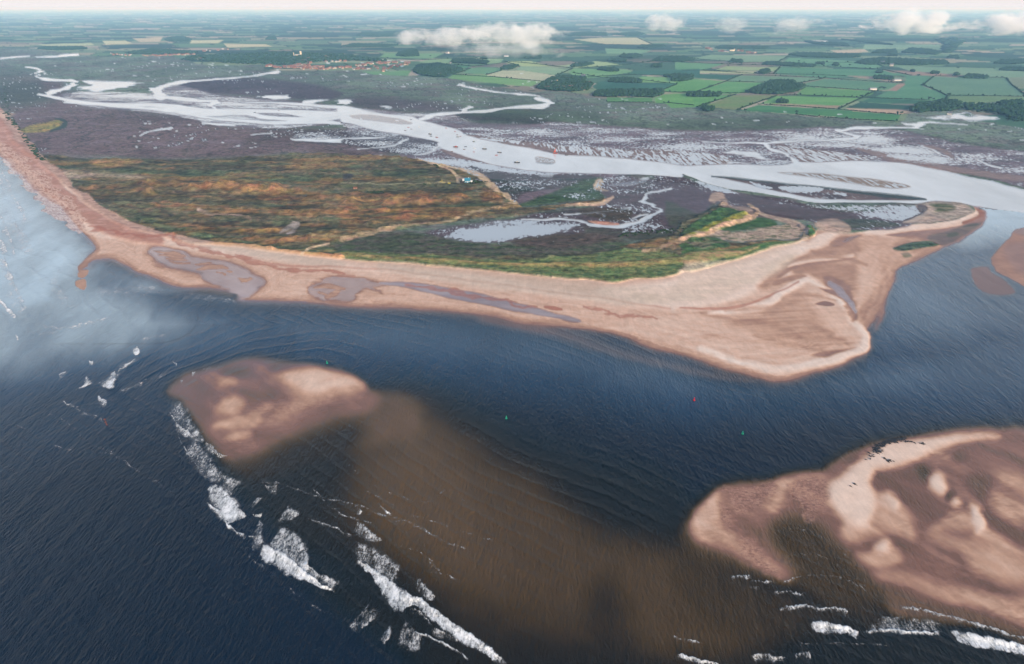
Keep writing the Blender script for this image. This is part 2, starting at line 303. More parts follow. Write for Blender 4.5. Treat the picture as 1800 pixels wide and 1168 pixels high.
# ------------------------------------------------------------------ ground colour (colour of the stuff lying there, with some glare and haze painted in)
RAMP_T = [0.0, .12, .2, .3, .4, .5, .62, .72, .84, .92, 1.0, 1.12, 1.25, 1.4, 1.6, 1.8, 2.0]
RAMP_C = ['03162a', '06151f', '0c1214', '17130a', '2c2110', '453419', '5c4830', '735a46', '866557', '8f6a5b', '9c7564', 'b28a74', 'caa38a', 'dab59e', 'e4c5b0', 'edd3c0', 'f3e0d1']
_rc = np.array([hx(c) for c in RAMP_C])
n1 = wn(45, 5, 21); n2 = wn(14, 4, 22); n3 = wn(5, 3, 23); n4 = wn(150, 3, 24); n5 = fbm(GX / 60 + GY / 40, GY / 14 - GX / 40, 4, 31)
Tn = Tf + np.where(Tf > .6, 1, .5) * (n1 * .05 + n2 * .03 + n5 * .05) * sst(.7, .95, Tf) * sst(0, .5, Tf)
bkm = sst(1180, 1260, PX) * sst(700, 740, PY) + sst(900, 700, PX) * sst(610, 640, PY)
n6 = fbm(GX / 5 + n1 * 2, GY / 1.8 + n1 * 3, 3, 33); n7 = fbm((GX - GY) / 26, (GX + GY) / 9, 4, 35)
Tn = Tn + bkm * sst(.75, .9, Tn) * sst(1.75, 1.35, Tn) * (n6 * .12 * sst(-.1, .3, n4 + .15) + n7 * .08)
sl_, d_ = psdf(SPIT, 60, 0)
al = fbm(d_ * .42 + n2[sl_] * 2, PX[sl_] / 60, 3, 51) * sst(4, -6, d_) * sst(-95, -50, d_) * sst(1500, 1380, PX[sl_])
Tn[sl_] += al * .17 + .03 * np.sin(d_ * .55 + n1[sl_] * 5) * sst(0, -6, d_) * sst(-60, -40, d_)
spm = sst(1120, 1240, PX) * sst(1560, 1500, PX) * sst(470, 510, PY) * sst(680, 640, PY) * sst(1.02, 1.15, Tn) * sst(1.9, 1.6, Tn)
Tn = Tn + spm * .13 * fbm((LU + LV * .8) / 90 + n1, (LV - LU * .16) / 9, 4, 37)
Tn = Tn + sst(.25, .45, Tn) * sst(.85, .6, Tn) * (n7 * .02 + n1 * .015)
COL = np.stack([np.interp(Tn, RAMP_T, _rc[:, i]) for i in range(3)], -1).astype(np.float32)
IDN = np.where(Tf < .93, 0, 1).astype(np.int16)       # 0 sea, 1 beach and banks
ROUGH = np.where(Tf < .93, np.interp(Tf, [.8, .93], [.12, .35]), np.interp(Tf, [.93, 1.1, 1.3], [.35, .6, .9])).astype(np.float32)
WAVE = np.interp(Tf, [0, .6, .8, .93, .96], [1, .8, .35, .12, 0]).astype(np.float32)
POOL = np.zeros(PX.shape, np.float32); FOAM = np.zeros(PX.shape, np.float32)
RIP = np.zeros(PX.shape, np.float32)                    # sand ripple relief / tussock relief
HGT = np.interp(Tf, [0, .93, 1.0, 1.3, 2.0], [0, 0, .03, .15, .45]).astype(np.float32)
TEX = np.zeros(PX.shape, np.float32)                    # amount of fine vegetation mottling
IDS = {0: 'sea', 1: 'beach', 2: 'mudflat', 3: 'saltmarsh', 4: 'dune_grassland', 5: 'farmland', 6: 'tidal_channel', 7: 'shingle_ridge', 8: 'sandbank', 9: 'sand_track'}
def lit(cols, k):
    return [tuple(np.clip(hx(c) * k, 0, .9)) if isinstance(c, str) else c for c in cols]
def L(pts, cols, f=4, a=1.0, warp=1, line=False, idn=None, rough=None, wave=None, pool=None, rip=None, h=None, tex=None, yk=1.0, sm=True, ns=22, var=.5, an=1.8, dh=None):
    sl, m = M(pts, f, warp, line, yk, sm)
    if m.size == 0: return
    m = m * a
    if isinstance(cols, str): cols = [cols]
    if cols:
        cc = [hx(c) if isinstance(c, str) else np.array(c) for c in cols]
        nn = np.clip(.5 + 1.5 * fbm(LU[sl] / ns / an, LV[sl] / ns * an ** .5, 4, len(pts) + int(pts[0][0]) % 50), 0, .999) * (len(cc) - 1) if len(cc) > 1 else np.zeros(m.shape)
        ci = np.stack([np.interp(nn, range(len(cc)), [c[k] for c in cc]) for k in range(3)], -1) if len(cc) > 1 else np.broadcast_to(cc[0], m.shape + (3,))
        COL[sl] = COL[sl] * (1 - m[..., None]) + ci * m[..., None]
    for arr, v in ((ROUGH, rough), (WAVE, wave), (POOL, pool), (RIP, rip), (HGT, h), (TEX, tex)):
        if v is not None: arr[sl] = arr[sl] * (1 - m) + v * m
    if dh is not None: HGT[sl] += dh * m
    if idn is not None: IDN[sl] = np.where(m > .5, idn, IDN[sl])
def W(pts, f=2.5, line=False, warp=1, col='cdd5d8', rough=.06, **k):   # calm water in the marsh or flats, sky glare painted into its colour
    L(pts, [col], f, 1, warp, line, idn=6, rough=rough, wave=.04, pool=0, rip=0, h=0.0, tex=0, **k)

# --- everything inland of the beach starts as saltmarsh
LAND = [(-560,-60),(-560,130),(-200,170)] + z1((-60,560),(0,578),(70,640),(130,720),(200,800),(260,860),(320,900)) + q4((380,230),(420,262),(500,312),(560,362),(660,412),(800,462),(900,485),(1000,505),(1200,530),(1400,560),(1600,580),(1752,600)) \
 + q5((300,622),(600,648),(900,678),(1100,695),(1300,718),(1390,726),(1500,705),(1650,690),(1752,668)) + q6((150,640),(300,590),(450,540),(600,505),(620,470),(690,478),(700,450),(850,470),(1000,452),(1130,430),(1280,418),(1420,392),(1500,360),(1500,335),(1440,320)) \
 + [(1680,357),(1645,356),(1621,359),(1700,345),(1850,352),(2400,420),(2400,-60)]
L(LAND, lit(['4c5a4a', '566256', '4c5850', '545450'], 1.5), 3, idn=3, rough=1, wave=0, pool=.0, h=.8, tex=.6)
# --- farmland
FARM = [(-600,-60),(-600,86)] + z1((0,255),(200,262),(520,300),(900,300),(1100,350),(1380,345),(1420,372),(1800,375)) + z2((200,380),(330,400),(560,415),(740,450),(900,470),(1010,490),(1080,480),(1250,495),(1350,520),(1640,545),(1800,560)) + z3((300,585),(600,608),(700,618),(1000,640),(1140,648),(1230,590),(1350,545),(1500,590),(1560,640),(1680,655),(1800,680)) + [(2400,300),(2400,-60)]
u_, v_ = GX * .93 + GY * .36, -GX * .36 + GY * .93
def hsh(a, b, s=0):
    q = np.sin(a * 127.1 + b * 311.7 + s * 74.7) * 43758.5453
    return q - np.floor(q)
wu = 260 * fbm(GX / 3000, GY / 3000, 2, 61); wv = 260 * fbm(GX / 3000, GY / 3000, 2, 62)
rowh = 330.0; v2 = (v_ + wv) / rowh; ri = np.floor(v2); v2 = v2 + .35 * np.sin(ri * 2.3) * 0; fr = v2 - ri
cw = 260 + 420 * hsh(ri, 3.0); u2 = (u_ + wu + 3000 * hsh(ri, 9.0)) / cw; ci_ = np.floor(u2); fc = u2 - ci_
hc = hsh(ri, ci_, 1)
split = hsh(ri, ci_, 2) > .55
sub = np.where(split, np.floor(fr * 2), 0); hc = np.where(split, hsh(ri * 2 + sub, ci_, 5), hc)
FP = [hx(c) for c in ('4f7d4e', '5f8c55', '3c6b48', '2c5b44', '7c9463', 'a39b76', '6f8d62', 'b5a489', '4b7a55', '8c8069', '8fa072', '3f7350')]
fcol = np.array(FP)[(hc * len(FP)).astype(int) % len(FP)]
fcol = fcol * .72 + fcol.mean(-1, keepdims=True) * .28 * np.array([.92, 1.0, 1.08]); fcol = fcol * (1 + .10 * fbm(GX / 160, GY / 160, 3, 8)[..., None])  # greyed and blued: distance haze mixed into the field colours
edge = np.minimum(np.minimum(fr, 1 - fr) * rowh, np.minimum(fc, 1 - fc) * cw)
edge = np.where(split, np.minimum(edge, np.abs(fr - .5) * rowh), edge)
hw = np.maximum(5.0, mpp(PY) * .5 / np.maximum(SD * 3, .25) * .0 + 5)
hl = sst(hw * 1.6, hw * .5, edge) * .8
fcol = fcol * (1 - hl[..., None]) + hx('1d3a30') * hl[..., None]
wood = fbm(GX / 900, GY / 500, 4, 77) + .14 * sst(3500, 9000, GY) - .16 * sst(7, 60, -PY + 118)*0
wm = sst(.26, .32, wood) * sst(3900, 5200, GY)
fcol = fcol * (1 - wm[..., None]) + hx('2c4a3c') * wm[..., None]
sl, m = M(FARM, 2, 1)
COL[sl] = COL[sl] * (1 - m[..., None]) + fcol[sl] * m[..., None]
for arr, v in ((TEX, .15), (HGT, 1.0), (POOL, 0), (ROUGH, 1), (RIP, 0)): arr[sl] = arr[sl] * (1 - m) + v * m
IDN[sl] = np.where(m > .5, 5, IDN[sl])
# individual fields of the near farmland
FIELDS = []
def dull(h, k=1.0):
    c = hx(h); return (c * .84 + c.mean() * .16 * np.array([1.0, 1.02, .95])) * k * 1.22 * np.array([1.06, 1, .94])
def F(z, col, col2=None, name='field'):
    col = dull(col, 1.08); col2 = dull(col2, 1.08) if col2 else None
    FIELDS.append(z)
    L(z, [col, col if col2 is None else col2], 1.2, 1, 0, idn=100 + len(FIELDS), sm=False, tex=.12, ns=40)
C_ = '3f7344'
F(z3((-130,515),(268,503),(75,567),(-60,572)), '4c8a48', '578f4c'); F(z3((275,504),(495,507),(285,582),(100,565)), '5d7f4a', '6c7a50')
F(z3((500,508),(935,518),(830,560),(600,552),(440,548),(405,550)), '4f8c48', '5c9450'); F(z3((440,548),(830,560),(815,573),(520,562)), '93806a', '8a7a66')
F(z3((400,556),(820,582),(1150,608),(1130,642),(700,612),(600,605),(300,585)), '2f6f42', '3c7a46')
F(z3((935,541),(1220,560),(1190,580),(860,572)), '1d4b3e', '235343'); F(z3((860,573),(1185,584),(1250,560),(1225,582),(1150,606),(900,590)), 'a9927c', '9a8572')
F(z3((1000,515),(1320,536),(1310,555),(940,540)), '235a40', '2b6346')
F(z3((1180,400),(1325,405),(1262,455),(1395,508),(1380,535),(1300,530),(1015,514),(1090,480),(1170,447)), '3f7a58', '4a805c')
F(z3((1328,405),(1700,415),(1800,500),(1790,509),(1400,505),(1268,453)), '567f62', '4f7a60'); F(z3((1412,508),(1850,512),(1860,548),(1700,541),(1450,545),(1395,530)), '5f7f52', '587a52')
F(z3((640,460),(1010,482),(1000,500),(945,515),(600,503)), '4b8448', '558a4c'); F(z3((750,418),(1100,440),(1150,440),(1085,475),(1030,480),(640,457),(600,452)), '47795a', '4e7f5c')
F(z3((300,400),(740,413),(610,440),(560,440),(230,430)), '5d8565', '567f60'); F(z3((230,432),(450,440),(330,490),(280,497),(70,488)), '4c8b4c', '568f52')
F(z3((0,415),(220,430),(60,488),(-60,492),(-90,445)), '4f8d4b', '5a9250'); F(z3((-90,388),(305,397),(230,425),(60,412),(-60,408)), '1f5746', '245f4a')
F(z3((90,376),(395,379),(380,391),(75,388)), '8fa072', '9aa67c'); F(z3((230,352),(515,358),(480,378),(170,370)), '839c6c', '7b9868')
F(z3((522,358),(1040,370),(1200,400),(860,405),(750,413),(480,392)), '47805a', '3f7853'); F(z3((-40,330),(220,340),(100,372),(-40,368)), '4c8757', '558a5b')
F(z3((150,290),(560,297),(500,330),(330,330),(40,312)), '64896b', '6d8f6e'); F(z3((560,305),(1000,330),(1050,350),(1030,362),(700,350),(530,330)), '4d8460', '55895f')
F(z3((1120,350),(1660,362),(1850,385),(1850,412),(1620,411),(1200,377)), '62886a', '6a8c6c'); F(z3((1050,370),(1200,377),(1480,398),(1440,411),(1300,403),(1100,385)), '8a7468', '7e6e64')
F(z3((1090,480),(1132,446),(1175,447),(1128,482)), '957868', '8a7062'); F(z3((865,402),(1000,405),(1180,425),(1110,431),(950,416)), '8a7868', '97806c')
F(z3((960,235),(1350,240),(1380,265),(950,262)), '6f9674', '789a76'); F(z3((680,215),(760,216),(770,225),(700,222)), 'd8dcdc', 'd8dcdc')
F(z3((780,268),(960,262),(980,275),(820,285)), 'b0a48c', 'a89c84'); F(z3((1700,415),(1820,405),(1840,470),(1760,470)), '708068', '66785e')
F(z2((590,395),(760,395),(1060,430),(1000,458),(900,452),(560,415)), '5b9050', '67975a'); F(z2((840,375),(950,373),(1130,400),(1120,432),(1030,431),(765,400)), 'a0a68c', '93a084')
F(z2((680,362),(740,355),(840,360),(850,374),(760,394),(640,388)), '4f8560', '58895e'); F(z2((860,325),(1000,325),(1100,350),(960,352),(880,338)), '9aac74', '8fa66c')
F(z2((940,353),(1090,355),(1220,375),(1120,396),(920,370)), '7b9a78', '6f9474'); F(z2((1150,350),(1340,325),(1400,330),(1480,345),(1250,360)), '8faa7a', '84a472')
F(z2((1222,363),(1500,370),(1540,380),(1370,410),(1250,415),(1200,385)), '58905a', '639560'); F(z2((1540,374),(1890,366),(1890,402),(1700,400),(1500,396)), '2c6450', '245c4b')
F(z2((1590,405),(1790,415),(1760,440),(1570,435),(1550,420)), '6a9c58', '5f9656'); F(z2((1370,430),(1600,440),(1770,445),(1690,475),(1350,477),(1320,457)), '21594a', '2a6350')
F(z2((1700,472),(1870,435),(1870,490),(1710,487)), '518d4b', '4a8746'); F(z2((1700,500),(1850,492),(1860,556),(1660,545),(1650,522)), '5a954a', '528e46')
F(z2((1400,515),(1640,520),(1640,542),(1400,540)), '4a8048', '447a46'); F(z2((1230,210),(1380,200),(1570,200),(1650,238),(1400,235)), 'b0b08c', 'a6aa86')
F(z2((1390,255),(1640,265),(1560,290),(1400,283)), '5f8f68', '6a9670'); F(z2((230,282),(540,285),(480,310),(200,305)), '5a8c5c', '62925f')
F(z2((400,330),(470,315),(650,310),(855,312),(840,334),(700,352),(560,340)), '6c9468', '769a6c'); F(z2((110,380),(370,374),(350,402),(170,396)), '5a8f5a', '55895a')
F(z2((620,345),(700,350),(650,362),(580,355)), '4d8a55'); F(z2((0,225),(190,235),(210,250),(0,250)), '8c8c78', '98947c')
F(z1((700,205),(860,198),(840,222),(740,224)), 'b4a888', 'aaa486'); F(z1((1010,215),(1180,213),(1150,230),(1000,232)), 'b8b890', 'a9ae88')
F(z1((200,235),(480,228),(500,240),(260,252)), 'a4b088', '98a880'); 
F(z1((1180,232),(1400,235),(1440,248),(1200,252)), 'a8ac84', 'b4b08c'); F(z1((540,218),(660,215),(700,232),(560,238)), 'b0b48c')
# --- left salt marsh: browner, purple
PUR = z1((-100,420),(0,400),(200,415),(340,440),(330,475),(420,555),(640,575),(800,600),(1000,615),(1150,640),(1200,670),(1500,680),(1800,680)) + [(640,226),(700,233),(745,246),(770,256),(735,262),(690,270),(640,280),(560,275)] + q4((1500,60),(1200,85),(900,90),(700,85),(560,80),(400,75),(220,68),(170,20),(120,-40),(60,-100),(20,-160)) + [(-150,210)]
L(PUR, lit(['4e4142', '584a4d', '514642', '5a4e52'], 1.42), 14, idn=3, tex=.8, pool=.02)
L(z1((0,400),(200,430),(220,480),(300,520),(180,560),(60,570),(-60,560),(-60,400)), ['4a5548', '454f48'], 22, a=.8)
L(z1((100,690),(160,665),(250,650),(320,635),(330,655),(270,690),(180,700),(110,700)), ['8a7a48', '6f7442', '97824e'], 4)
L(z1((300,630,3),(345,640,6),(335,665,6),(270,690,4)), '33403a', 2, line=True)
L([(480,140),(560,150),(600,165),(570,178),(480,172),(400,168),(330,160),(308,150),(330,141),(400,136)], ['4d444c', '554a52'], 10, idn=3)
L(z2((0,540),(150,575),(400,590),(600,590),(620,560),(400,530),(100,510),(0,520)), ['4f4a4c', '574f54'], 14)
L(z2((640,590),(1000,610),(1200,650),(1100,680),(900,650),(660,640),(600,610)), ['403a3c', '3a4038'], 10)
L(z2((680,600),(900,575),(1060,580),(1300,600),(1500,640),(1800,660),(1800,690),(1300,660),(1000,630)), ['45563e', '3d4c3c'], 16, a=.7)
L(z3((0,640),(300,620),(700,640),(700,665),(300,690),(0,690)), ['43543f', '3c4a3e'], 12, a=.6)
# --- mud flats of the estuary: wet mud, standing water in ripples and sheets
MUD = z1((330,500),(480,490),(780,500),(800,480),(860,440),(1000,460),(1180,505),(1380,520),(1600,540),(1800,560)) + z2((150,575),(400,600),(600,610),(640,640),(800,655),(1000,660),(1150,645),(1400,665),(1560,675),(1800,690)) + z3((260,690),(600,680),(740,670),(830,685),(1000,675),(1150,690),(1300,720),(1500,765),(1800,800)) + [(1900,280),(1900,345)] + z3((1800,990),(1690,960),(1600,935),(1400,900),(1200,870),(500,885),(0,880)) \
 + [(1100,310),(1250,330),(1480,375),(1620,362),(1600,400),(1500,405),(1400,385),(1300,370),(1200,380),(1100,370),(1010,350),(900,330)] + z2((900,960),(700,930),(500,860),(330,840),(250,760),(60,740),(0,660)) + z1((1500,680),(1200,670),(900,610),(600,580),(420,560))
L(MUD, ['5a4a50', '6a565c', '766268', '564c50'], 5, idn=2, rough=.55, pool=.42, h=.3, tex=.3, rip=.3)
# brown-pink exposed bars
for p in (z2((100,605),(200,605),(330,640),(370,655),(250,650),(60,620)), z2((640,715),(760,725),(1000,765),(1200,800),(1400,825),(1250,830),(1000,790),(800,750),(680,735)), z2((530,790),(640,810),(800,850),(1000,880),(1060,890),(950,895),(780,870),(600,830)),
          z3((480,760),(560,770),(620,830),(660,860),(620,865),(560,800)), z3((900,780),(1060,800),(1250,850),(1500,890),(1800,930),(1800,960),(1500,920),(1200,880)), z3((1250,768),(1350,775),(1430,820),(1400,850),(1380,810))):
    L(p, ['84706a', '8d746c', '7a6662'], 3, pool=.12, rip=.6)
RIPZ = [z2((660,720),(900,740),(1200,770),(1500,790),(1800,800),(1800,870),(1500,850),(1200,810),(1000,770),(780,745)), z3((-10,800),(200,820),(260,870),(100,872),(-10,872)), z3((500,770),(700,790),(900,820),(1000,845),(850,850),(700,862),(620,850),(540,800)),
        q6((490,155),(700,160),(900,185),(1050,200),(1150,215),(1180,230),(1080,240),(950,225),(800,200),(650,180))]
for p in RIPZ[:3]: L(p, ['7b665f', '857068'], 5, pool=.5, rip=1)
# pale wet sheets
for p in (z1((440,430),(560,428),(740,435),(700,450),(560,480),(480,485),(430,465),(470,450)), z1((1400,510),(1500,505),(1530,520),(1440,528)), z1((1620,530),(1760,525),(1700,542),(1640,545)), z2((-10,530),(40,525),(60,545),(0,555)),
          z2((200,565),(280,568),(240,575)), z3((220,800),(330,800),(440,820),(460,840),(380,835),(260,815)), z3((230,860),(340,862),(300,872)), z3((1440,835),(1475,832),(1470,848)), z3((1490,845),(1530,850),(1510,858)),
          z1((1640,720),(1740,715),(1800,735),(1800,750),(1700,748),(1600,742)), q5((1000,170),(1100,165),(1060,185)), q5((1400,215),(1500,195),(1620,185),(1520,210),(1440,228)), z3((1290,620),(1400,615),(1450,605),(1500,618),(1560,610),(1680,625),(1600,640),(1400,632)), z3((1450,600),(1500,598),(1490,612),(1450,612)),
          z3((1170,650),(1260,648),(1340,652),(1270,665),(1250,685),(1210,670))):
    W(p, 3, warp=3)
for p, pl in ((z1((430,480),(820,490),(860,520),(560,525),(400,510)), .55), (z2((400,600),(640,610),(700,680),(540,680),(430,640)), .35), (z3((480,720),(900,720),(980,700),(1150,760),(1300,800),(1400,860),(1200,860),(1000,800),(700,760)), .62), (q5((380,95),(700,110),(900,150),(1200,160),(1250,190),(1000,195),(800,160),(500,110)), .66), (z3((1040,700),(1300,720),(1800,820),(1800,850),(1400,790)), .3), (z1((1000,520),(1800,570),(1800,600),(1100,560)), .55), (z1((700,570),(1300,620),(1500,655),(1200,650),(900,600)), .6), (q6((0,185),(200,230),(300,300),(100,260),(0,330)), .6), (q6((450,300),(700,330),(1000,320),(1180,330),(1150,410),(900,370),(600,340)), .6),(q5((1640,230),(1752,230),(1752,330),(1680,300)), .7), (q5((560,440),(700,425),(900,415),(1150,430),(1100,455),(900,480),(760,500),(660,500),(600,460)), .6)):
    L(p, [], 14, pool=pl)
# --- mud around the dunes
L(z1((1800,690),(1560,700),(1550,740),(1700,760),(1800,760)) + z2((200,800),(400,820),(520,760),(440,740),(320,715),(200,700)), ['463e42', '51474c'], 6, pool=.4, idn=2)
L(q5((650,120),(900,165),(1200,165),(1320,185),(1300,230),(1100,250),(950,310),(900,320),(800,240),(700,160)), ['4b4644', '584f52', '3f4540'], 6, pool=.3, idn=2)
L(q5((960,260),(1150,235),(1300,200),(1310,230),(1150,270),(1000,310),(930,315),(900,300)), ['6e5f66', '75656c'], 5, pool=.05, idn=2)
L(q5((1320,200),(1500,190),(1752,240),(1752,450),(1600,470),(1400,470),(1200,440),(1050,400),(900,400),(1050,360),(1300,330),(1340,260)), ['54494c', '5e5054', '4a4444'], 6, pool=.35, idn=2)
L(q6((-140,150),(0,180),(180,260),(450,280),(700,340),(1130,410),(1130,430),(850,450),(640,410),(380,380),(260,320),(120,300),(20,420),(-140,470)), ['4c4044', '594a4e', '52464a'], 6, pool=.3, idn=2)
L(q6((-100,260),(120,250),(150,320),(200,330),(100,400),(-80,440)), ['5d5058', '55484e'], 8, pool=.1)
L(q6((320,340),(700,350),(900,390),(850,430),(640,400),(420,400)), ['4a3c3c', '554446'], 8, pool=.05)
L(q5((420,470),(560,440),(760,410),(1000,395),(1180,420),(1250,460),(1180,500),(1000,490),(860,520),(700,525),(500,500)), ['564c52', '62565e'], 8, pool=.35, idn=2)
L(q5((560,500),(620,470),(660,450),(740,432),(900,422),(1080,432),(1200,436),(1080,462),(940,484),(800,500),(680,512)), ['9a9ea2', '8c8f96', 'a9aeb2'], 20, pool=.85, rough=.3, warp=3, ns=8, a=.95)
# --- channels
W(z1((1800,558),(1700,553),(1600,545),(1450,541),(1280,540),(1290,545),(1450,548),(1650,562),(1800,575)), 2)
MAINCH = z2((-6,562),(60,566),(150,588),(250,603),(370,615),(412,636),(500,655),(620,690),(650,715),(700,727),(800,748),(900,766),(1000,786),(1100,806),(1200,820),(1400,828),(1600,850),(1800,874)) + z3((100,872),(300,872),(540,872),(560,866),(600,858),(700,858),(850,850),(950,848),(1100,855),(1200,868),(1300,888),(1400,905),(1500,930),(1600,950),(1690,975),(1800,1000)) + [(1900,360),(1900,380),(1800,374),(1740,368),(1690,358),(1645,354),(1621,358)] + q6((1200,318),(1050,311),(900,308),(700,315),(550,290),(400,262),(250,247),(150,225),(0,167)) + q5((1752,186),(1600,171),(1400,165),(1200,156),(1000,150),(850,130),(700,96),(600,62),(520,32),(500,12)) + z2((520,752),(440,735),(330,712),(250,700),(140,680),(60,655),(-6,640))
W(MAINCH, 2.5, warp=1, col='d2d8da')  # whitened base colour stands for the sky reflected in the channel
L(z2((60,608),(150,605),(300,628),(372,655),(300,655),(160,640),(60,625)), ['84706a', '7a6662'], 2.5, pool=.2, idn=2, h=.3, wave=0)
L(q5((1000,75),(1060,82),(1100,100),(1080,115),(1010,110),(990,95)), ['9a8a80', '57544c'], 3, pool=.4, idn=8, h=.4, wave=0)
L(RIPZ[3], ['94806f', '8a7868'], 4, pool=.45, rip=1, h=.3, wave=0, idn=8, rough=.6)
L(q6((150,178),(300,190),(500,210),(700,230),(900,255),(1100,275),(1200,285),(1250,297),(1150,303),(1000,298),(850,298),(700,293),(600,280),(450,245),(300,210)), ['4a3d3e', '5f4d4c', '6d5852'], 2.5, pool=.25, h=.5, wave=0, idn=2, rough=.6)
L(q6((150,178,3),(300,190,5),(500,210,4),(700,230,5),(900,258,7),(1100,280,8),(1200,290,7),(1245,297,3)), ['2e3630', '35403a'], 2, line=True)
L(q6((340,205),(400,215),(470,235),(400,240)), [], 6, pool=.75); L(q6((510,225),(700,235),(700,255),(560,262)), [], 6, pool=.7); L(q6((780,265),(850,268),(840,280)), [], 4, pool=.7)
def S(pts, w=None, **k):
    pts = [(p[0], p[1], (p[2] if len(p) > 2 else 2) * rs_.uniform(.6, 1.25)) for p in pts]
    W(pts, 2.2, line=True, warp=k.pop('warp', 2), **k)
rs_ = random.Random(8)
S(z1((130,355,2),(180,362,3),(230,375,3),(185,385,4),(190,400,5),(205,412,5),(260,422,4),(345,426,5),(395,430,6),(378,455,9),(310,475,7),(262,490,9),(240,500,6)))
S(z1((205,498,3),(280,512,7),(420,540,8),(600,552,7),(840,557,9),(930,572,12),(1080,590,9),(1250,588,9),(1420,588,9),(1530,592,10),(1660,604,11),(1800,602,12)), warp=1)
S(z1((330,540,3),(480,548,5),(620,560,6),(800,575,6),(960,592,8),(1130,604,6),(1300,602,6),(1420,622,6),(1600,630,8),(1800,622,8)))
S(z1((1130,575,4),(1110,555,7),(1150,535,7),(1060,532,6),(950,522,6),(880,515,7),(850,510,14),(830,490,18),(820,470,10),(880,450,7),(960,435,6),(1030,428,4),(1200,415,3),(1300,405,3),(1400,392,3),(1460,382,5)))
S(z1((860,560,3),(930,560,5),(1000,580,10),(1050,585,8)))
S(z1((960,600,5),(1100,620,5),(1300,640,6),(1500,650,9),(1650,645,7),(1800,650,6)))
S(z1((0,310,3),(80,302,4),(150,298,3))); S(z1((185,303,3),(280,300,4),(410,290,5)))
S(z1((300,295,4),(410,289,5)))
S(z2((412,630,5),(520,605,5),(620,596,6),(760,588,6),(860,572,6),(960,566,6),(1060,562,7),(1100,545,12),(1075,532,8),(1025,520,6),(1030,508,4),(930,498,4)))
S(z2((640,590,6),(660,575,8),(680,565,5))); S(z2((612,445,3),(690,465,3),(780,480,4),(880,494,2),(940,500,4)))
S(z2((0,733,3),(180,727,3),(240,722,2))); S(z2((80,790,2),(200,778,2),(280,768,3),(345,735,3))); S(z2((0,855,6),(100,850,5),(160,838,6),(230,825,5)))
S(z2((380,820,3),(450,808,4),(520,775,4),(520,765,3)))
S(z1((1540,735,3),(1620,742,5),(1800,745,6))); S(z1((1610,848,5),(1700,850,4),(1800,856,4)))
S(z1((745,720,2),(800,698,3),(900,676,3))); S(z1((1070,652,3),(1130,655,3),(1240,660,4))); S(z1((1320,715,2),(1430,707,2)))
S(z3((100,748,2),(220,757,3),(360,752,3),(430,760,4),(480,752,5),(600,745,4),(700,742,3),(800,738,4),(930,728,6),(880,712,5),(800,690,4),(850,688,4),(900,678,5),(1000,675,4),(1180,675,3),(1250,680,3)))
S(z3((430,760,5),(470,785,7),(530,805,7),(560,830,7),(575,850,9),(600,868,10))); S(z3((1250,650,4),(1340,650,3),(1500,660,2)))
S(z3((800,738,3),(1000,760,2))); S(z3((1570,840,2),(1620,870,3),(1680,888,2))); S(z3((1260,770,2),(1400,830,3),(1380,850,2)))
S(q5((935,402,3),(1060,400,3),(1150,398,4),(1230,408,4),(1280,428,5),(1400,432,5),(1500,422,4),(1570,395,5),(1620,360,5),(1625,340,4),(1590,318,5),(1550,300,8),(1570,280,5),(1575,260,4),(1640,252,2),(1690,238,3)))
S(q5((1140,372,2),(1300,362,2),(1400,350,2),(1480,342,3))); S(q5((1310,360,3),(1340,380,3),(1330,400,2)))
S(q5((1500,390,2),(1570,375,3)))
S(q5((220,98,3),(280,120,3))); S(q5((70,125,2),(74,150,2))); S(q5((98,120,2),(106,135,2)))
# creeks and pans worn into the marsh
rg = 1 - np.abs(fbm(GX / 70, GY / 110, 4, 41)) * 2; rg2 = 1 - np.abs(fbm(GX / 24, GY / 36, 3, 43)) * 2
cm = (sst(.86, .97, rg) * .55 + sst(.88, .99, rg2) * .3) * (IDN == 3); pat = sst(-.25, .35, fbm(GX / 220, GY / 420, 4, 45)) * (IDN == 3)
COL = COL * (1 - cm[..., None]) + hx('2a2e2a') * cm[..., None]; COL = (COL * (.84 + .36 * pat[..., None])).astype(np.float32)
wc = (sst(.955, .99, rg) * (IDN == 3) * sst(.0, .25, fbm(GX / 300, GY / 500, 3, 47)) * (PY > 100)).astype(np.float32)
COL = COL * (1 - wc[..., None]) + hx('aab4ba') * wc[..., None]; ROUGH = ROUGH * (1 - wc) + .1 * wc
# small marsh pools in the upper and left marsh
pr = random.Random(5)
for (x0, y0, x1, y1, n) in ((330,105,780,132,26), (600,130,950,160,14), (60,100,330,135,12), (230,215,560,262,34), (1000,170,1560,222,16), (590,205,700,230,8), (1650,215,1800,250,6)):
    for _ in range(n):
        x = pr.uniform(x0, x1); y = pr.uniform(y0, y1); l = pr.uniform(1.5, 6) * (1.6 if pr.random() < .2 else 1)
        S([(x, y, pr.uniform(.6, 1.8)), (x + l, y + pr.uniform(-1, 1), pr.uniform(.5, 1.5))])
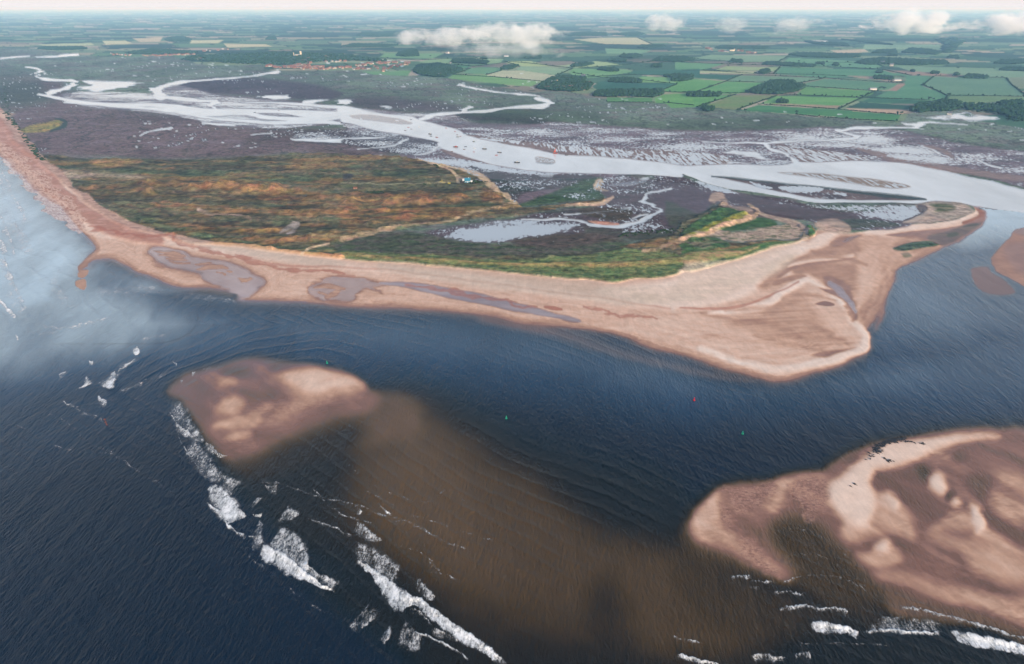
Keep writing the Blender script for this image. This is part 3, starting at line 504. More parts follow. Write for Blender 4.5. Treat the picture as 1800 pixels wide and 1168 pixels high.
# --- dune grassland of the point
DUNE = q4((330,170),(220,75),(260,70),(400,82),(560,92),(720,90),(900,92),(1200,85),(1500,62),(1752,62)) + q5((0,75),(220,72),(420,95),(560,130),(640,160),(740,200),(880,310),(960,340),(1200,315),(1330,285),(1320,310),(1100,345),(900,385),(700,395),(500,425),(250,460),(130,470),(250,520),(420,540)) + q5((700,540),(900,575),(1200,570),(1400,540),(1560,500),(1700,470)) + q6((0,420),(100,380),(200,310),(270,350),(345,385),(250,430),(60,490),(200,510),(330,520),(450,510),(600,500),(640,430),(690,475),(600,506),(450,540),(300,590),(150,640),(0,668)) \
 + q5((1650,690),(1500,705),(1390,726),(1300,718),(1100,695),(900,678),(600,648),(300,622),(0,600)) + q4((1600,580),(1400,560),(1200,530),(1000,505),(900,485),(800,462),(660,412),(560,362),(500,312),(420,262))
L(DUNE, ['4a4f3a', '565442', '5e5440', '484a38', '62523e', '585840'], 3, idn=4, rough=1, pool=0, h=1.6, tex=1, rip=.5)
HI = ['86603e', '926a44', '665236', '5a5038']
for p in (q4((400,240),(560,230),(760,210),(900,215),(900,250),(760,275),(640,285),(480,280)), q4((680,260),(900,265),(1200,275),(1500,280),(1700,300),(1752,330),(1400,310),(1000,295),(760,290)), q4((900,235),(1060,215),(1240,205),(1420,225),(1480,260),(1300,270),(1060,255)),
          q4((820,300),(1100,340),(1400,350),(1752,345),(1752,375),(1400,370),(1000,360),(800,330)), q4((760,400),(1000,425),(1300,440),(1500,455),(1300,480),(1000,460),(800,425)), q4((1300,500),(1600,505),(1752,500),(1600,530),(1350,530)),
          q5((0,275),(150,270),(300,275),(430,265),(560,270),(680,290),(560,315),(350,325),(150,330),(0,320)), q5((0,340),(200,330),(480,350),(620,370),(560,400),(300,410),(100,430),(0,420)), q5((740,250),(800,265),(830,300),(800,320),(720,300))):
    L(p, HI, 14, a=.75, ns=16, dh=.6)
for p in (q4((280,100),(560,110),(700,100),(1100,95),(1500,90),(1752,85),(1752,110),(1200,120),(700,135),(400,130)), q4((380,200),(700,200),(1000,300),(600,300)), q4((700,380),(900,410),(1200,430),(1000,400)), q4((1000,305),(1300,300),(1300,335),(1080,330)), q5((0,200),(300,190),(560,185),(700,230),(560,255),(200,262),(0,262))):
    L(p, ['4a4c38', '42482f', '534f3c'], 12, a=.55)
for p in (q4((520,140),(900,150),(1300,170),(1752,180),(1752,205),(1300,200),(700,180),(480,165)), q4((700,370),(900,440),(1200,500),(1500,540),(1752,560),(1752,585),(1400,555),(1000,500),(760,430)), q5((160,160),(300,150),(420,140),(460,160),(350,190),(200,195)), q4((200,80),(300,110),(420,150),(300,140)), q5((480,345),(700,320),(840,335),(700,362),(520,362)), q5((560,120),(700,160),(720,180),(620,170))):
    L(p, ['425238', '4c5a3e', '3c4a34'], 10, a=.75)
bd = fbm(LU / 110 + LV / 60 + n4 * .5, LV / 26 - LU / 200 + n4, 4, 91); bd2 = fbm(LU / 16, LV / 11, 4, 92); dmk = (IDN == 4)
COL = (COL * np.where(dmk, np.clip(1 + bd * .9 + bd2 * .7, .5, 1.7), 1)[..., None]).astype(np.float32)
och = (sst(.08, .4, fbm(LU / 90 + n4 * .4, LV / 24 - LU / 260, 4, 93)) * dmk * .42)[..., None]; COL = (COL * (1 - och) + hx('9a7446') * och).astype(np.float32)
rl = (1 - np.abs(fbm(GX / 60, GY / 30, 4, 95)) * 2.4); HGT += (np.clip(rl, 0, 1) ** 2 * 3.4 + n2 * .8).astype(np.float32) * dmk * sst(.0, .3, bd + .25)
# marsh inside the spit
L(q5((0,510),(140,470),(300,460),(420,480),(560,500),(760,530),(1000,520),(1240,490),(1440,500),(1470,530),(1300,575),(1000,585),(700,590),(400,580),(0,560)), ['3e4734', '4a4c3e', '57504a', '44523a'], 8, idn=3, tex=1, pool=.08, h=.9)
L(q5((860,520),(1000,485),(1200,470),(1400,470),(1420,500),(1200,540),(1000,545)), ['4d4238', '463f38', '574a44'], 10, pool=.1)
L(q6((-90,300),(-60,430),(100,380),(200,320),(160,310),(80,370)), ['3c4436', '4a4a40'], 6)
L(q5((1200,440),(1420,450),(1560,470),(1700,440),(1752,360),(1740,440),(1600,500),(1440,500)), ['4b4440', '40443a'], 8)
L(q5((900,330),(1050,270),(1320,180),(1330,260),(1330,290),(1100,315)), ['35492f', '3e5236'], 7, idn=4, tex=1)
L(q5((1240,340),(1480,345),(1510,370),(1450,405),(1350,400),(1240,370)), ['4c4238', '40392f'], 4)
# bright marram belt above the beach
L(q5((0,560),(300,580),(600,600),(900,610),(1200,590),(1400,560),(1560,560),(1752,590),(1752,668),(1650,690),(1500,705),(1390,726),(1300,718),(1100,695),(900,678),(600,648),(300,622),(0,600)), ['566a40', '647248', '707248', '4c5e3c'], 4, idn=4, h=2.2, tex=1, rip=.6, ns=10)
L(q5((0,572),(250,592),(520,612),(760,628),(1000,632),(1300,625),(1500,618),(1752,595),(1752,625),(1500,645),(1200,650),(900,645),(600,632),(300,608),(0,590)), ['a88a58', 'a08a5c', '84804e'], 6, a=.85, ns=8, dh=2.0)
L(q4((1000,508),(1200,528),(1400,552),(1600,572),(1752,585),(1752,602),(1600,588),(1400,568),(1200,540),(1000,515)), ['c8986c', 'ba8c60', 'a88058'], 3, a=.9, ns=8, dh=2)
L(q6((0,560),(150,560),(300,545),(450,520),(600,508),(450,545),(300,595),(150,642),(0,668)), ['466638', '54703e', '5e7444'], 4, idn=4, h=2.0, tex=.8, ns=10)
L(q6((0,580),(150,565),(300,560),(380,545),(300,580),(150,610),(0,640)), ['b8946c', 'b09468', '888454'], 6, a=.8, ns=8, dh=1.5)
L(q6((0,490),(150,430),(250,390),(330,375),(345,400),(240,440),(120,480),(0,500)), ['8a8238', '6f7c36'], 3, dh=2); L(q6((0,460),(100,400),(200,350),(270,350),(330,375),(250,395),(130,440),(0,480)), ['3f5e36', '4a663c', '38502f'], 3, dh=1.5)
L(q6((590,430),(640,435),(680,465),(685,480),(650,485),(640,455),(600,442)), ['365c30', '42663a'], 2.5, dh=2, idn=4)
L(q6((340,400),(420,395),(480,430),(420,450),(200,460),(260,430)), ['36522e', '3e5a34'], 4, idn=3)
L(q6((60,470),(200,500),(340,520),(560,500),(640,490),(600,430),(480,440),(300,460),(170,465)), ['9a8878', 'ab9686', '6a6a50'], 5, idn=4, pool=.0, ns=7, warp=3)
L(q6((0,500),(100,480),(200,500),(230,540),(120,555),(0,555)), ['3c5a34', '46603c', '6a6450'], 4)
L(q6((1080,545),(1140,525),(1200,512),(1280,512),(1320,530),(1260,545),(1180,555),(1120,560)), ['3a5a36', '34443c', '52634c'], 3, idn=3, tex=1, h=.9); L(q6((1120,570),(1160,565),(1170,585),(1130,590)), ['3f5a3c', '6a6a5c'], 5, a=.7)
L(q6((1260,480),(1400,440),(1540,385),(1540,415),(1440,485),(1340,530),(1280,515)), ['6a544a', '5b4a42', '74604e'], 4, idn=1)
L(q6((1350,470),(1400,460),(1420,475),(1370,488)), '45462f', 4); L(q6((1440,432,2),(1500,422,5),(1515,420,3)), '45402f', 3, line=True)
L(q6((820,400),(950,400),(1080,415),(1130,432),(1000,440),(850,445)), ['333c30', '46483c'], 3, idn=3, tex=1)
L(q6((1180,330),(1240,315),(1400,312),(1460,330),(1500,350),(1490,370),(1400,390),(1280,412),(1150,420),(1140,405),(1210,370),(1215,345)), ['b39e8e', 'a8998c', '8f8478'], 5, idn=1, h=1.0, pool=0)
L(q6((1260,325),(1320,320),(1390,335),(1390,350),(1320,362),(1280,355),(1300,345)), ['5c5f44', '4d563f', '8a8068'], 5, idn=4)
L(q6((1185,330),(1225,325),(1250,345),(1200,380),(1150,410),(1140,400),(1200,365)), ['544a4c', '5f5450'], 4, pool=.1)
L(q6((1500,335,4),(1530,350,12),(1545,375,18),(1520,395,12),(1440,415,5)), ['8a5f50', '9c6f5c'], 4, line=True, warp=0)
L(q6((1530,342,2),(1570,343,4),(1610,349,2)), '4f4846', 2, line=True)
L(q6((140,265),(190,262),(220,300),(260,330),(340,340),(370,370),(330,380),(240,350),(160,315),(130,300)), ['b49a86', 'a38c7c', '7d6c62'], 4, idn=1, pool=0)
L(q6((330,320,3),(380,350,6),(370,385,9),(340,400,7),(200,445,6),(60,490,5),(-20,508,6)), ['c4a288', 'b0927a', '8f7a5c'], 3, ns=7, warp=2, line=True, idn=9, dh=.3)
L(q5((1740,512,6),(1650,545,6),(1600,560,8),(1560,566,8)), ['b4967c', '8f7a5c'], 4, ns=7, warp=2, line=True, idn=9, a=.8)
L(q6((400,370,6),(480,400,8),(600,430,7),(640,470,6)), ['a08c7c'], 3, line=True)
L(q6((690,410),(800,400),(850,440),(840,470),(700,450)), ['b89e8c', 'a8907e', '8c7a6c'], 6, idn=1)
L(q5((1310,190),(1350,205),(1340,235),(1370,250),(1310,245)), ['b8a488', 'a0907c'], 3, idn=1); L(q5((1390,280,3),(1350,305,8),(1320,318,7),(1240,322,4),(1160,330,3)), ['c8a890', 'b09880'], 2.5, line=True, idn=9)
L(q5((1260,408,2),(1340,418,6),(1420,420,3)), ['b0806c'], 2, line=True)
# tracks
TRK = 'bfa585'
L(q5((400,88,3),(480,112,5),(640,150,6),(700,170,8),(760,210,9),(820,260,9),(860,295,9),(895,320,8)), TRK, 2.6, line=True, idn=9, a=.85, warp=2)
L(q5((480,115,3),(560,148,3),(600,180,5),(610,200,7)), TRK, 2, line=True, idn=9); L(q5((595,172),(620,180),(660,200),(620,215),(600,205)), ['a09078'], 4)
L(q5((0,508,5),(60,490,5),(150,470,6),(260,448,4),(400,425,3),(560,410,3),(600,395,4),(640,370,4),(720,355,4),(830,338,3),(880,315,4)), ['b09478', '94805f', 'b89c80'], 3, line=True, idn=9, a=.8, warp=2, ns=8)
L(q5((0,215,2),(200,220,2),(400,218,2),(560,212,2)), '8a8468', 1.5, line=True, idn=9)
L(q4((1560,585,4),(1590,555,4),(1640,538,3),(1700,525,3)), ['c8ad8c'], 2, line=True, idn=9)
L(q4((1440,470,3),(1490,440,8),(1530,425,8),(1500,460,5),(1470,475,5)), ['9a9088', '6f6860'], 3, line=True)
L(q4((1010,355,6),(1080,375,5),(1250,385,5),(1290,400,6)), ['a49080', '7c6c58'], 3, line=True)
L(q4((150,75,3),(250,85,3)), ['3a3a34'], 2, line=True); L(q4((230,120,2),(340,150,2)), ['544a3c'], 2, line=True)
L(q4((330,150),(500,155),(750,180),(720,190),(500,180),(380,200),(300,190)), ['b09c88', '9c8b78', '8a7c66'], 8, a=.8, idn=1, pool=0)
L(q4((460,110),(520,98),(700,98),(720,110),(600,130),(500,135)), ['9c7c48', '8a7442', 'b0805a'], 8, a=.8)
L(q5((0,170),(50,175),(40,195),(0,200)), ['3c3c3c'], 6); L(q5((140,262),(220,265),(200,275),(150,272)), ['2f3428'], 4, a=.8)
# dune hummocks (sandy, grown with marram) as real relief
HUM = []
for (x, y, w, h_) in ((740,216,60,10),(800,212,60,9),(900,208,70,8),(980,238,80,16),(1060,222,60,12),(1130,225,90,16),(1200,218,60,10),(1130,245,50,9),(1280,245,80,18),(1340,238,70,14),(1420,245,80,15),(760,262,90,12),(700,255,60,8),(1540,255,60,9),(1640,288,60,9),(1720,290,70,8),(560,240,60,7),(480,245,60,6)):
    HUM.append((w, h_) + q4((x, y))[0])
for (x, y, w, h_) in ((60,285,70,9),(140,290,80,9),(230,282,80,10),(320,285,80,9),(410,275,70,10),(500,285,80,10),(600,290,80,9),(60,310,80,7),(250,310,90,8),(400,310,90,8),(560,305,80,7),(780,280,50,7)):
    HUM.append((w, h_) + q5((x, y))[0])
for (w, h_, x, y) in HUM:
    w = w / 2.92; sl = box([(x, y)], w * 2); dx = (_w[2][0][sl] - x) / (w * .5); dy = (_w[2][1][sl] - y) / (w * .5 * .33)
    g = np.exp(-(dx * dx + dy * dy) * .9) * (1 + .5 * n2[sl]); HGT[sl] += g * h_ * .55
    c = np.clip(g * (.8 + .9 * n3[sl] + .7 * n2[sl]), 0, 1)[..., None] * .55; COL[sl] = COL[sl] * (1 - c) + hx('94704c') * c
# --- thin films of water lying on the beach: pale, smooth
for p in (LAG, [(600,486),(570,490),(545,500),(540,515),(560,528),(600,532),(622,530),(632,515),(650,510),(668,518),(660,505),(690,500),(640,490)]):
    sl, m = M(p, 9, 2); m = m * sst(1.02, .94, Tf[sl]) * (.6 + .3 * n1[sl])
    COL[sl] = COL[sl] * (1 - m[..., None]) + hx('b9a49a') * m[..., None]; ROUGH[sl] = ROUGH[sl] * (1 - m) + .12 * m; WAVE[sl] *= 1 - m
for p in ([(668,498,2),(720,502,10),(780,513,16),(840,524,18),(900,538,14),(960,552,9),(1003,562,8),(1020,566,3)], q6((760,720,8),(830,780,12),(885,870,6))):
    L(p, ['a39a9c', '93888c'], 5, line=True, rough=.15, a=.8)
# --- shingle ridge and beach strand lines
L([(-560,90),(-200,150)] + z1((-60,530),(0,575),(70,640),(130,720),(200,800),(260,860),(320,900)) + q4((380,230),(420,262),(500,312),(560,362),(660,412),(800,462),(900,485),(1000,505),(1100,520),(1000,530),(900,510),(760,470),(640,445),(540,390),(440,310),(340,220),(240,150),(120,50),(60,0)) + z1((0,640),(-60,580)) + [(-560,140)],
  ['ad8c7c', 'b99684', 'c0a08e', '9c7e70'], 5, idn=7, h=2.6, rough=1, ns=12, wave=0)
L([(-400,125,12),(-60,186,14)] + q4((10,-60,24),(60,30,26),(180,130,28),(300,250,26),(420,350,24),(540,430,24),(680,480,20),(820,510,16)), ['b48674', 'a87c6a', 'bd9484'], 8, line=True, idn=7, dh=1.6)
L(q4((20,40,24),(90,120,34),(180,200,36),(260,275,40),(340,350,40),(410,420,30)), ['946454', 'c4a08e', 'd4b8a6', 'a07464', 'ccac9a'], 5, line=True, a=.8, ns=4, warp=3, idn=1)
L(q4((470,440,3),(560,455,4),(700,485,5),(860,490,4),(960,530,5),(1080,560,6),(1200,590,7),(1350,625,7),(1450,660,6),(1550,668,6),(1752,672,6)), ['9c5f4c', 'a86c58'], 2.5, line=True, a=.7, warp=3, ns=6)
L(q5((0,685,6),(60,690,5)), ['9c6a58'], 4, line=True, a=.6); L(q5((300,740,5),(450,748,6),(600,770,7),(750,800,6),(900,832,5),(1000,845,5)), ['a4705e', '955f4e'], 3, line=True, a=.8, warp=3, ns=6)
L(q5((1040,848,5),(1090,852,8),(1140,858,4)), ['a06a58'], 2, line=True, a=.9); L(q5((1250,855,3),(1400,880,4),(1600,908,4)), ['a87462'], 2.5, line=True, a=.8, warp=3)
L(q4((1200,580,3),(1350,620,3),(1500,640,4),(1752,640,4)), ['b07c68'], 3, line=True, a=.7); L(q5((0,640,3),(200,655,4),(500,690,4),(800,730,4),(1100,770,4),(1400,810,4),(1700,860,4)), ['b8856f'], 4, line=True, a=.6)
L(q5((200,640,14),(500,680,22),(800,720,26),(1100,745,28),(1400,790,30),(1600,800,20)) , ['c0ae9c', 'b9a896'], 14, line=True, a=.6)
L([(1060,508),(1190,500),(1300,478),(1400,440),(1380,470),(1300,510),(1200,535),(1100,525)], ['cbb8a4', 'c4b09c', 'd6bfac'], 14, a=.7)
L(q6((0,640),(0,760),(200,700),(420,600),(560,540),(650,500),(450,545),(250,610)), ['cfbba8', 'd8c0ac'], 10, a=.6)
L(q6((0,855,3),(150,858,4),(300,845,5),(420,800,4),(520,760,3),(600,720,4)), ['b07864'], 2, line=True, a=.7)
L(q4((900,510),(1300,550),(1600,590),(1752,610),(1752,640),(1500,625),(1200,570)), ['bfae9c', 'b5a492'], 10, a=.55)
L(q4((800,600),(1100,600),(1310,680),(1300,690),(1000,640)), [], 8, a=.0)
for p in (r5((230,260),(330,245),(450,235),(480,260),(420,330),(330,380),(250,360)), r5((560,240),(700,215),(745,300),(730,400),(620,400),(560,330)), r5((300,540),(380,560),(470,650),(520,720),(400,680),(320,600)), r5((175,370),(215,360),(240,440),(220,480),(180,450))):
    L(p, ['70504a', 'a9826e', '8a6458', 'b8917c'], 12, a=.55, ns=3.2, an=1.6, warp=3)
# outlying sandbanks get their own name
bk = (IDN == 1) & ((PY > 590) & ((PX < 900) | (PX > 1180) & (PY > 700)) | (PX > 1695) & (PY > 390) & (PY < 600)); IDN[bk] = 8
L([(1200,320),(1200,320.1)], [], 1)
# the surf-stirred sea beside the beach, with sky glare painted into its colour
SURF_GLARE = np.zeros(PX.shape, np.float32)
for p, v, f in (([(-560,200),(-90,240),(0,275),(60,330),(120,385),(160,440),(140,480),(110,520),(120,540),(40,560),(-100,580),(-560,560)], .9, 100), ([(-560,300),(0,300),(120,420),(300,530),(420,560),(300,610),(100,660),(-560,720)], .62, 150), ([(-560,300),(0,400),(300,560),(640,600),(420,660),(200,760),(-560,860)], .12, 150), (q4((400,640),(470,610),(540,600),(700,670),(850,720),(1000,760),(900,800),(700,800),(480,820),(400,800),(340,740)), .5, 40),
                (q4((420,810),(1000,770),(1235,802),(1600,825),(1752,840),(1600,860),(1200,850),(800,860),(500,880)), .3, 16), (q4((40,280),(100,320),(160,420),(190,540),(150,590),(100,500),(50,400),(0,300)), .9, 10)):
    sl, m = M(p, f, 1); SURF_GLARE[sl] = np.maximum(SURF_GLARE[sl], m * v)
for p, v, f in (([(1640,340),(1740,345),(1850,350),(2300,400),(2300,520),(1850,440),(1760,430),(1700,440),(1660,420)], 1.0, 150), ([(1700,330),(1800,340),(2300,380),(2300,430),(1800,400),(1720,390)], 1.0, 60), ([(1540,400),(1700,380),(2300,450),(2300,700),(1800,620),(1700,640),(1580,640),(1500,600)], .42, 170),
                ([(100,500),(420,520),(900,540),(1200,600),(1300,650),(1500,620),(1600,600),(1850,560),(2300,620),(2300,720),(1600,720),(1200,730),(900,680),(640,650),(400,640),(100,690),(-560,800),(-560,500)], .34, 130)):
    sl, m = M(p, f, 1); SURF_GLARE[sl] = np.maximum(SURF_GLARE[sl], m * v)  # channel mouth and mid sea: reflected sky painted as paler water
SURF_GLARE *= (1 + .12 * n4 + .28 * fbm((GX + GY * .35) / 30, (GY - GX * .5) / 120, 4, 79) * (PX < 520)) * (IDN == 0) * np.where(PX < 540, 1, sst(.95, .6, Tf)); SURF_GLARE = np.clip(SURF_GLARE, 0, 1)
mc = (hx('2a5e86') * (1 - sst(.2, .7, SURF_GLARE))[..., None] + hx('a6bcc8') * sst(.2, .7, SURF_GLARE)[..., None])
COL = COL * (1 - SURF_GLARE[..., None]) + mc * SURF_GLARE[..., None]
WAVE *= 1 - .5 * sst(.5, 1, SURF_GLARE)
ROUGH = np.where(IDN == 0, np.maximum(ROUGH, .12), ROUGH)
# ================================================================== Blender side
C = bpy.context.scene.collection
def link(o): C.objects.link(o); return o
def tag(o, label=None, cat=None, group=None, kind=None):
    if label: o['label'] = label
    if cat: o['category'] = cat
    if group: o['group'] = group
    if kind: o['kind'] = kind
    return o
class NT:
    def __init__(s, name):
        s.m = bpy.data.materials.new(name); s.m.use_nodes = True; s.t = s.m.node_tree; s.t.nodes.clear()
        s.out = s.t.nodes.new('ShaderNodeOutputMaterial')
    def n(s, ty, **k):
        x = s.t.nodes.new(ty)
        for a, v in k.items(): setattr(x, a, v)
        return x
    def put(s, sock, v):
        if isinstance(v, bpy.types.NodeSocket): s.t.links.new(v, sock)
        elif v is not None:
            sock.default_value = v
    def math(s, op, a, b=None, c=None, clamp=False):
        x = s.n('ShaderNodeMath', operation=op); x.use_clamp = clamp
        s.put(x.inputs[0], a)
        if b is not None: s.put(x.inputs[1], b)
        if c is not None: s.put(x.inputs[2], c)
        return x.outputs[0]
    def noise(s, vec, scale, detail=3, rough=.5, dist=0):
        x = s.n('ShaderNodeTexNoise'); s.put(x.inputs['Vector'], vec); x.inputs['Scale'].default_value = scale
        x.inputs['Detail'].default_value = detail; x.inputs['Roughness'].default_value = rough; x.inputs['Distortion'].default_value = dist
        return x.outputs[0]
    def mapv(s, vec, rot=0, sc=(1, 1, 1)):
        x = s.n('ShaderNodeMapping'); s.put(x.inputs[0], vec); x.inputs['Rotation'].default_value = (0, 0, rot); x.inputs['Scale'].default_value = sc
        return x.outputs[0]
    def mix(s, f, a, b, blend='MIX'):
        x = s.n('ShaderNodeMix', data_type='RGBA', blend_type=blend); s.put(x.inputs[0], f); s.put(x.inputs[6], a); s.put(x.inputs[7], b)
        return x.outputs[2]
    def mr(s, v, a, b, c=0, d=1, smooth=False):
        x = s.n('ShaderNodeMapRange'); s.put(x.inputs[0], v)
        if smooth: x.interpolation_type = 'SMOOTHSTEP'
        for i, q in zip((1, 2, 3, 4), (a, b, c, d)): s.put(x.inputs[i], q)
        return x.outputs[0]
    def attr(s, name):
        x = s.n('ShaderNodeAttribute'); x.attribute_name = name; return x
    def bump(s, h, dist, strength=1, normal=None):
        x = s.n('ShaderNodeBump'); s.put(x.inputs['Height'], h); s.put(x.inputs['Distance'], dist); s.put(x.inputs['Strength'], strength)
        if normal is not None: s.put(x.inputs['Normal'], normal)
        return x.outputs[0]
    def bsdf(s, col, rough=.8, normal=None, ior=1.45, spec=.5, metal=0):
        x = s.n('ShaderNodeBsdfPrincipled'); s.put(x.inputs['Base Color'], col); s.put(x.inputs['Roughness'], rough)
        x.inputs['IOR'].default_value = ior; s.put(x.inputs['Specular IOR Level'], spec); x.inputs['Metallic'].default_value = metal
        if normal is not None: s.put(x.inputs['Normal'], normal)
        return x.outputs[0]
    def done(s, sh):
        s.t.links.new(sh, s.out.inputs[0]); return s.m
def rgba(h): c = hx(h); return (float(c[0]), float(c[1]), float(c[2]), 1.0)

# ---- ground: sand, mud, marsh, grass, fields
def ground_material():
    t = NT('ground_cover'); tc = t.n('ShaderNodeTexCoord').outputs['Object']
    col = t.attr('ground_colour'); sp = t.n('ShaderNodeSeparateColor'); t.put(sp.inputs[0], t.attr('ground_data').outputs['Color'])
    rough, pool, tex = sp.outputs[0], sp.outputs[1], sp.outputs[2]
    rip = t.attr('ripple').outputs['Fac']
    a = t.noise(tc, .09, 5, .6); b = t.noise(tc, .6, 3, .6); c = t.noise(t.mapv(tc, .5, (1, 2.2, 1)), .022, 4, .6)
    v = t.math('ADD', t.math('MULTIPLY', a, .55), t.math('ADD', t.math('MULTIPLY', b, .25), t.math('MULTIPLY', c, .2)))
    g = t.mr(v, .38, .62, .32, 1.72)
    amt = t.mr(tex, 0, 1, .14, .9)
    mul = t.math('ADD', 1.0, t.math('MULTIPLY', t.math('SUBTRACT', g, 1.0), amt))
    hsv = t.n('ShaderNodeHueSaturation'); t.put(hsv.inputs['Value'], mul); t.put(hsv.inputs['Color'], col.outputs['Color'])
    t.put(hsv.inputs['Hue'], t.math('ADD', .5, t.math('MULTIPLY', t.math('SUBTRACT', t.noise(tc, .035, 3, .6), .5), t.math('MULTIPLY', tex, .14))))
    base = hsv.outputs[0]
    st = t.mr(t.noise(t.mapv(tc, R_(25), (1, .22, 1)), .16, 4, .65, .8), .35, .65, .93, 1.06)
    st2 = t.math('ADD', 1.0, t.math('MULTIPLY', t.math('SUBTRACT', st, 1.0), t.math('SUBTRACT', 1.0, tex)))
    h2 = t.n('ShaderNodeHueSaturation'); t.put(h2.inputs['Value'], st2); t.put(h2.inputs['Color'], base); base = h2.outputs[0]
    # standing water in the hollows of the flats
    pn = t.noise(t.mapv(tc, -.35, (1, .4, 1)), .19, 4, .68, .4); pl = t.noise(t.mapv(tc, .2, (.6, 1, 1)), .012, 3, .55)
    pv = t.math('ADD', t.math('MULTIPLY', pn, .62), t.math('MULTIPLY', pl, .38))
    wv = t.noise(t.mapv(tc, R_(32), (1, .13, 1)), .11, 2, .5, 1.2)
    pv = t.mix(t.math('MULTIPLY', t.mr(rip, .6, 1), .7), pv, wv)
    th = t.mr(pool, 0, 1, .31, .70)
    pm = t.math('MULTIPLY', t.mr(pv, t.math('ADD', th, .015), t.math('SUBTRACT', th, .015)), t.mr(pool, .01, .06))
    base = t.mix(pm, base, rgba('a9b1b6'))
    ro = t.math('ADD', t.math('MULTIPLY', rough, t.math('SUBTRACT', 1, pm)), t.math('MULTIPLY', pm, .06))
    spec = t.mr(ro, .3, 1, .34, .12)
    # relief: sand ripples, tussocks
    hh = t.math('ADD', t.math('MULTIPLY', a, 1.2), t.math('MULTIPLY', b, .35))
    nb = t.bump(hh, t.math('MULTIPLY', t.math('SUBTRACT', 1, pm), t.math('ADD', .12, t.math('MULTIPLY', tex, 2.2))), 1)
    w2 = t.noise(t.mapv(tc, .9, (1, .25, 1)), .35, 2, .5, .6)
    nb = t.bump(w2, t.math('MULTIPLY', t.math('MULTIPLY', rip, .5), t.math('SUBTRACT', 1, pm)), 1, nb)
    return t.done(t.bsdf(base, ro, nb, 1.38, spec))
# ---- water
def water_material():
    t = NT('tidal_water'); tc = t.n('ShaderNodeTexCoord').outputs['Object']
    col = t.attr('ground_colour').outputs['Color']; sp = t.n('ShaderNodeSeparateColor'); t.put(sp.inputs[0], t.attr('ground_data').outputs['Color'])
    rough = sp.outputs[0]; wave = t.attr('ripple').outputs['Fac']
    ph = t.attr('swell').outputs['Fac']; sa = t.attr('swell_amount').outputs['Fac']
    w1 = t.noise(t.mapv(tc, R_(-38), (1, .36, 1)), .5, 3, .6, .3)      # wind chop
    w2 = t.noise(t.mapv(tc, R_(-30), (1, .3, 1)), .07, 3, .55, .5)
    w3 = t.noise(tc, 1.1, 2, .5)
    jit = t.math('MULTIPLY', t.noise(tc, .02, 3, .6), 5.0)
    sw = t.math('POWER', t.math('ADD', .5, t.math('MULTIPLY', t.math('SINE', t.math('ADD', ph, jit)), .5)), 4.0)
    h = t.math('ADD', t.math('MULTIPLY', w1, 1.0), t.math('ADD', t.math('MULTIPLY', w2, 1.7), t.math('MULTIPLY', w3, .22)))
    nb = t.bump(h, t.math('MULTIPLY', wave, 1.3), 1)
    nb = t.bump(sw, t.math('MULTIPLY', sa, 1.0), 1, nb)
    big = t.mr(t.noise(t.mapv(tc, .6, (1, .4, 1)), .006, 4, .6), .3, .7, .8, 1.2)
    hsv = t.n('ShaderNodeHueSaturation'); t.put(hsv.inputs['Value'], big); t.put(hsv.inputs['Color'], col)
    return t.done(t.bsdf(hsv.outputs[0], rough, nb, 1.34, .26))
M_GROUND, M_WATER = ground_material(), water_material()

# swell phase: wave crests bending round the banks (radians), only where it shows
SW = np.zeros(PX.shape); SA = np.zeros(PX.shape, np.float32)
gx0, gy0 = ground(560, 1000)
c0 = ground(480, 700)
ph2 = np.hypot(GX - c0[0], GY - c0[1]) / 17 * 2 * np.pi + 9 * fbm(GX / 180, GY / 180, 3, 73)             # rings refracted round the tip of the left bank
ga, gb = np.array(ground(640, 1000)), np.array(ground(870, 1160)); gn = (gb - ga) / np.hypot(*(gb - ga)); gn = (-gn[1], gn[0])
ph1 = (GX * gn[0] + GY * gn[1]) / 13 * 2 * np.pi + 14 * fbm(GX / 260, GY / 260, 2, 71)
near = sst(900, 300, PX) * sst(560, 590, PY) * sst(720, 640, PY) * sst(120, 220, PX)
SW = np.where(near > .3, ph2, ph1)
SA = (.22 + .16 * sst(720, 900, PY) * sst(500, 700, PX) + .10 * near).astype(np.float32) * (Tf < .8)
SA *= (.3 + 1.5 * sst(-.3, .3, fbm(GX / 130, GY / 130, 3, 72))).astype(np.float32) * sst(.02, .12, np.abs(near - .3)).astype(np.float32)
SA *= np.where(PX > 1150, .45, 1).astype(np.float32); SA *= sst(520, 570, PY).astype(np.float32)
a3, b3 = np.array(ground(0, 300)), np.array(ground(150, 430)); t3 = (b3 - a3) / np.hypot(*(b3 - a3)); lft = sst(420, 250, PX) * sst(640, 560, PY) * (IDN == 0)
SW = np.where(lft > .4, (GX * -t3[1] + GY * t3[0]) / 24 * 2 * np.pi + 12 * fbm(GX / 300, GY / 300, 3, 75), SW); SA = np.where(lft > .4, 1.0 * (lft - .4) * (.4 + sst(-.2, .3, n1)), SA).astype(np.float32)

